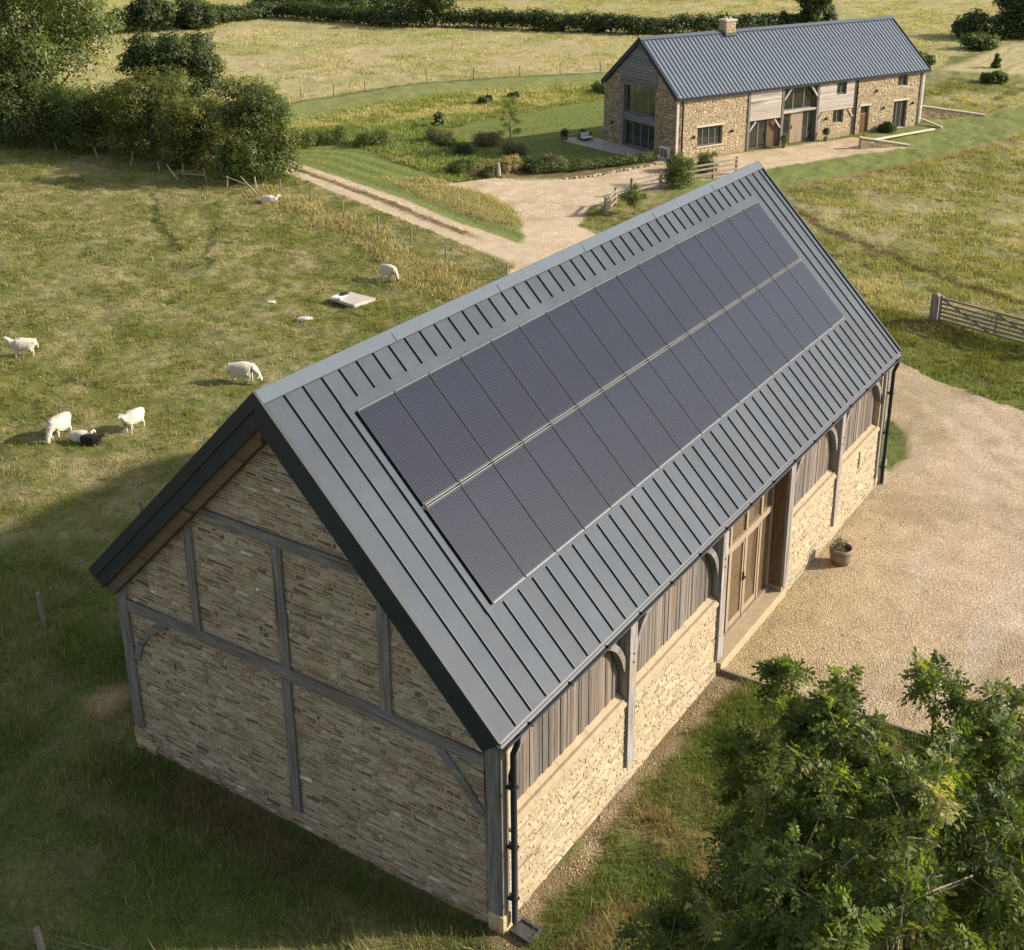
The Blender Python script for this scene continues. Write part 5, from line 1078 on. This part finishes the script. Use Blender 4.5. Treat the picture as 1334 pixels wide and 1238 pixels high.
def rock(label,x,y,r,seed):
    b=bmesh.new(); bmesh.ops.create_icosphere(b,subdivisions=2,radius=1); rr=random.Random(seed)
    for v in b.verts: v.co*=rr.uniform(.82,1.15); v.co.x*=r*1.7; v.co.y*=r; v.co.z*=r*.42
    me=bpy.data.meshes.new('rock'); b.to_mesh(me); b.free(); me.materials.append(M['concrete']); o=bpy.data.objects.new('rock',me); C.objects.link(o); o.location=(x,y,.03); o.rotation_euler=(0,0,-.9); tag(o,label,'rock')
rock('flat pale rock in the pasture nearest the barn ridge',16.3,18.6,.16,1); rock('small flat rock left of the concrete slab',16.9,20.6,.11,2)

# ------------------------------------------------------------------ FENCES, GATE
def wire_fence(name,label,pts,h,group=None,wires=4,r=.035,gate=False,mt='post_wood',jit=.03,mesh=False):
    root=thing(name,label,'fence',(pts[0][0],pts[0][1],0),0,group); rr=random.Random(len(pts)*7+int(pts[0][0])); tops=[]
    for (x,y) in pts:
        z=float(gz(x,y)[0]); q=(x-pts[0][0],y-pts[0][1],z); t_=(q[0]+rr.uniform(-jit,jit),q[1]+rr.uniform(-jit,jit),z+h*rr.uniform(.92,1.06)); tops.append((q,t_))
        m=MB(); m.tube([(q[0],q[1],z-.15),q,t_],[r,r,r*.9],7,(1,1,1)); m.build('post',M[mt],root)
    for k in range(wires):
        m=MB(); f=(k+.7)/(wires)
        for (a,b) in zip(tops,tops[1:]):
            A=Vector(a[0]).lerp(Vector(a[1]),f*.95);B=Vector(b[0]).lerp(Vector(b[1]),f*.95); m.tube([A,B],.0025,4)
        if mesh and k==0:
            for (a,b) in zip(tops,tops[1:]):
                ln=(Vector(b[0])-Vector(a[0])).length
                for i in range(1,int(ln/.14)):
                    f2=i*.14/ln; A=Vector(a[0]).lerp(Vector(b[0]),f2);B=Vector(a[1]).lerp(Vector(b[1]),f2); m.tube([A,A.lerp(B,.9)],.003,4)
        m.build('wire',M['wire'],root)
    return root
def along(pts,step):
    out=[]; 
    for a,b in zip(pts,pts[1:]):
        n=max(1,int(round(math.dist(a,b)/step))); out+=[(a[0]+(b[0]-a[0])*i/n,a[1]+(b[1]-a[1])*i/n) for i in range(n)]
    return out+[pts[-1]]
wire_fence('wire_fence','post and wire fence between pasture and farm track',along([(27.7,30.5),(25.3,23.1),(23.6,18.6),(23.0,15.6),(19,12.0)],2.6),.62,wires=3)
wire_fence('wire_fence','post and mesh wire fence at the left beside the barn gable',[(4.6,12.2),(1.3,11.1),(-2.2,11.3)],.74,wires=3,r=.045)
wire_fence('wire_fence','strained wire fence crossing the bottom left corner of the view',[(-4.6,8.2),(-3.5,4.75),(-2.6,1.9)],.42,wires=4,r=.05)
wire_fence('wire_fence','thin wire fence along the edge of the far straw field',along([(36,46.2),(44.9,45.3),(49.9,44.6),(54.4,43.2),(59.8,39.6),(64.2,35.9)],3.2),.75,wires=2)
# rustic rail remains below the hedgerow
rf=thing('rustic_fence','tumbledown fence of leaning pale poles under the hawthorns','fence',(27.3,31.5,0))
rr=random.Random(12); pts=[(0,0),(-.2,1.6),(.0,3.0),(.1,4.6),(.3,6.4),(.4,8.5),(.6,11),(.6,14)]
for i,(x,y) in enumerate(pts):
    m=MB(); m.tube([(x,y,-.1),(x+rr.uniform(-.12,.12),y+rr.uniform(-.2,.2),rr.uniform(.45,.75))],[.04,.032],6,(1.4,1.35,1.2)); m.build('post',M['post_wood'],rf)
for i in (0,2):
    a=pts[i];b=pts[i+1]; m=MB(); m.tube([(a[0]-.05,a[1],rr.uniform(.15,.55)),(b[0]-.05,b[1],rr.uniform(.15,.55))],[.03,.024],6,(1.5,1.4,1.3)); m.build('rail',M['post_wood'],rf)
m=MB(); m.tube([(-.5,-.6,.0),(-.3,.2,.35),(-.2,.7,.62)],[.035,.03,.02],6,(1.7,1.6,1.4)); m.tube([(-.4,4.4,.0),(-.5,4.8,.5),(-.35,5.1,.62)],[.04,.03,.02],6,(1.9,1.8,1.6)); m.build('fallen_branch',M['post_wood'],rf)
# rail fence by drive
rl=thing('rail_fence','pale weathered post and rail fence beside the gravel drive','fence',(32.0,16.9,0))
pts=[(32.0,16.9),(33.6,17.35),(35.4,17.6),(37.2,17.15),(38.8,16.75),(40.3,16.1),(41.7,15.6)]; tops=[]
for (x,y) in pts:
    q=(x-32.0,y-16.9); m=MB(); m.box((q[0]-.05,q[1]-.05,-.1),(q[0]+.05,q[1]+.05,.78),(1.1,1.05,1.0)); m.build('post',M['post_wood'],rl)
for a,b in zip(pts,pts[1:]):
    if a==(33.6,17.35): continue
    for z in (.25,.48,.68): m=MB(); m.bar((a[0]-32,a[1]-16.95,z),(b[0]-32,b[1]-16.95,z),.035,.085,col=(1.15,1.1,1.0)); m.build('rail',M['fence_wood'],rl)
# stone edging of the garden border
se=MB(); rr=random.Random(3)
q=along([(36.6,21.6),(37.3,21.0),(39.5,20.2),(41.9,19.3)],.22)
for (x,y) in q: x+=rr.uniform(-.05,.05); y+=rr.uniform(-.05,.05); se.box((x-.12,y-.06,-.02),(x+.11,y+.06,.02+rr.uniform(0,.06)),(lambda k:(.33*k,.27*k,.19*k))(rr.uniform(.6,1.15)))
o=se.build('stone_edging',M['stone']); tag(o,'low line of rough stones edging the drive below the box hedge','edging')
st=MB(); st.tube([(0,0,-.05),(.03,.02,.35),(-.02,.0,.62)],[.12,.09,.07],7,(.34,.29,.22)); o=st.build('standing_stone',M['stone'],loc=(35.3,24.4,0)); tag(o,'pale upright stone at the tip of the garden border','stone')
# five-bar gate
g=thing('field_gate','weathered five bar field gate right of the barn','gate',(26.6,2.1,0),math.atan2(-2.9,-.75))
m=MB(); m.box((-.11,-.11,-.1),(.11,.11,.92)); m.add([(-.11,-.11,.92),(.11,-.11,.92),(.11,.11,.92),(-.11,.11,.92),(0,0,.98)],[(0,1,4),(1,2,4),(2,3,4),(3,0,4)]); gp=m.build('gate_post',M['post_wood'],g,bevel=.012)
for z in (.12,.25,.38,.51,.64,.80): m=MB(); m.box((.16,-.02,z),(4.0,.02,z+.065),(1,1,1)); m.build('rail',M['fence_wood'],g)
for x in (.16,3.92): m=MB(); m.box((x,-.045,.08),(x+.09,.045,.92 if x<1 else .86)); m.build('stile',M['fence_wood'],g)
m=MB(); m.bar((.25,-.035,.82),(1.95,-.035,.14),.02,.06,up=(0,0,1)); m.bar((2.0,-.035,.82),(3.9,-.035,.14),.02,.06); m.bar((2.05,-.036,.12),(2.05,-.036,.84),.06,.02,up=(0,1,0)); m.build('brace',M['fence_wood'],g)
m=MB(); m.box((-.1,-.1,-.1),(.1,.1,.9)); o=m.build('gate_post',M['post_wood'],g,loc=(4.15,0,0))
m=MB(); m.tube([(0,0,-.1),(.02,.03,.42)],[.02,.015],6,(1.2,1.1,1)); o=m.build('stake',M['post_wood'],loc=(26.9,5.0,0)); tag(o,'short leaning stake in the grass left of the gate','stake')

# ------------------------------------------------------------------ CAMERA, LIGHT, WORLD
for o in list(C.objects):
    if o.parent is None:
        o.location=o.location*K; o.scale=tuple(s*K for s in o.scale)
cd=bpy.data.cameras.new('camera'); cam=bpy.data.objects.new('camera',cd); C.objects.link(cam)
cd.sensor_fit='HORIZONTAL'; cd.sensor_width=36; cd.lens=36*FPX/1334; cd.shift_x=-57.8/1334; cd.shift_y=-170.0/1334; cd.clip_start=.1; cd.clip_end=3000
mt=Matrix((RT,UP,-FW)).transposed().to_4x4(); mt.translation=Vector(CP)*K; cam.matrix_world=mt
bpy.context.scene.camera=cam
sd=bpy.data.lights.new('sun','SUN'); sd.energy=4.6; sd.angle=math.radians(1.2); sd.color=(1,.91,.79)
sun=bpy.data.objects.new('sun',sd); C.objects.link(sun)
el,az=math.radians(SUN_EL),math.radians(SUN_ROT); dv=Vector((math.sin(az)*math.cos(el),math.cos(az)*math.cos(el),math.sin(el)))
sun.rotation_euler=dv.to_track_quat('Z','Y').to_euler(); sun.location=(0,0,60)
w=bpy.data.worlds.new('World'); bpy.context.scene.world=w; w.use_nodes=True; nt=w.node_tree
sk=nt.nodes.new('ShaderNodeTexSky'); sk.sky_type='NISHITA'; sk.sun_disc=False; sk.sun_elevation=el; sk.sun_rotation=az; sk.dust_density=2.0; sk.air_density=1.0
hs_=nt.nodes.new('ShaderNodeHueSaturation'); hs_.inputs['Saturation'].default_value=.55; nt.links.new(sk.outputs[0],hs_.inputs['Color']); nt.links.new(hs_.outputs[0],nt.nodes['Background'].inputs[0]); nt.nodes['Background'].inputs[1].default_value=.125
vs_=bpy.context.scene.view_settings; vs_.view_transform='Standard'; vs_.look='None'; vs_.exposure=.72; vs_.gamma=1
cy=bpy.context.scene.cycles; cy.max_bounces=6; cy.diffuse_bounces=2; cy.glossy_bounces=3; cy.transmission_bounces=3; cy.caustics_reflective=False; cy.caustics_refractive=False
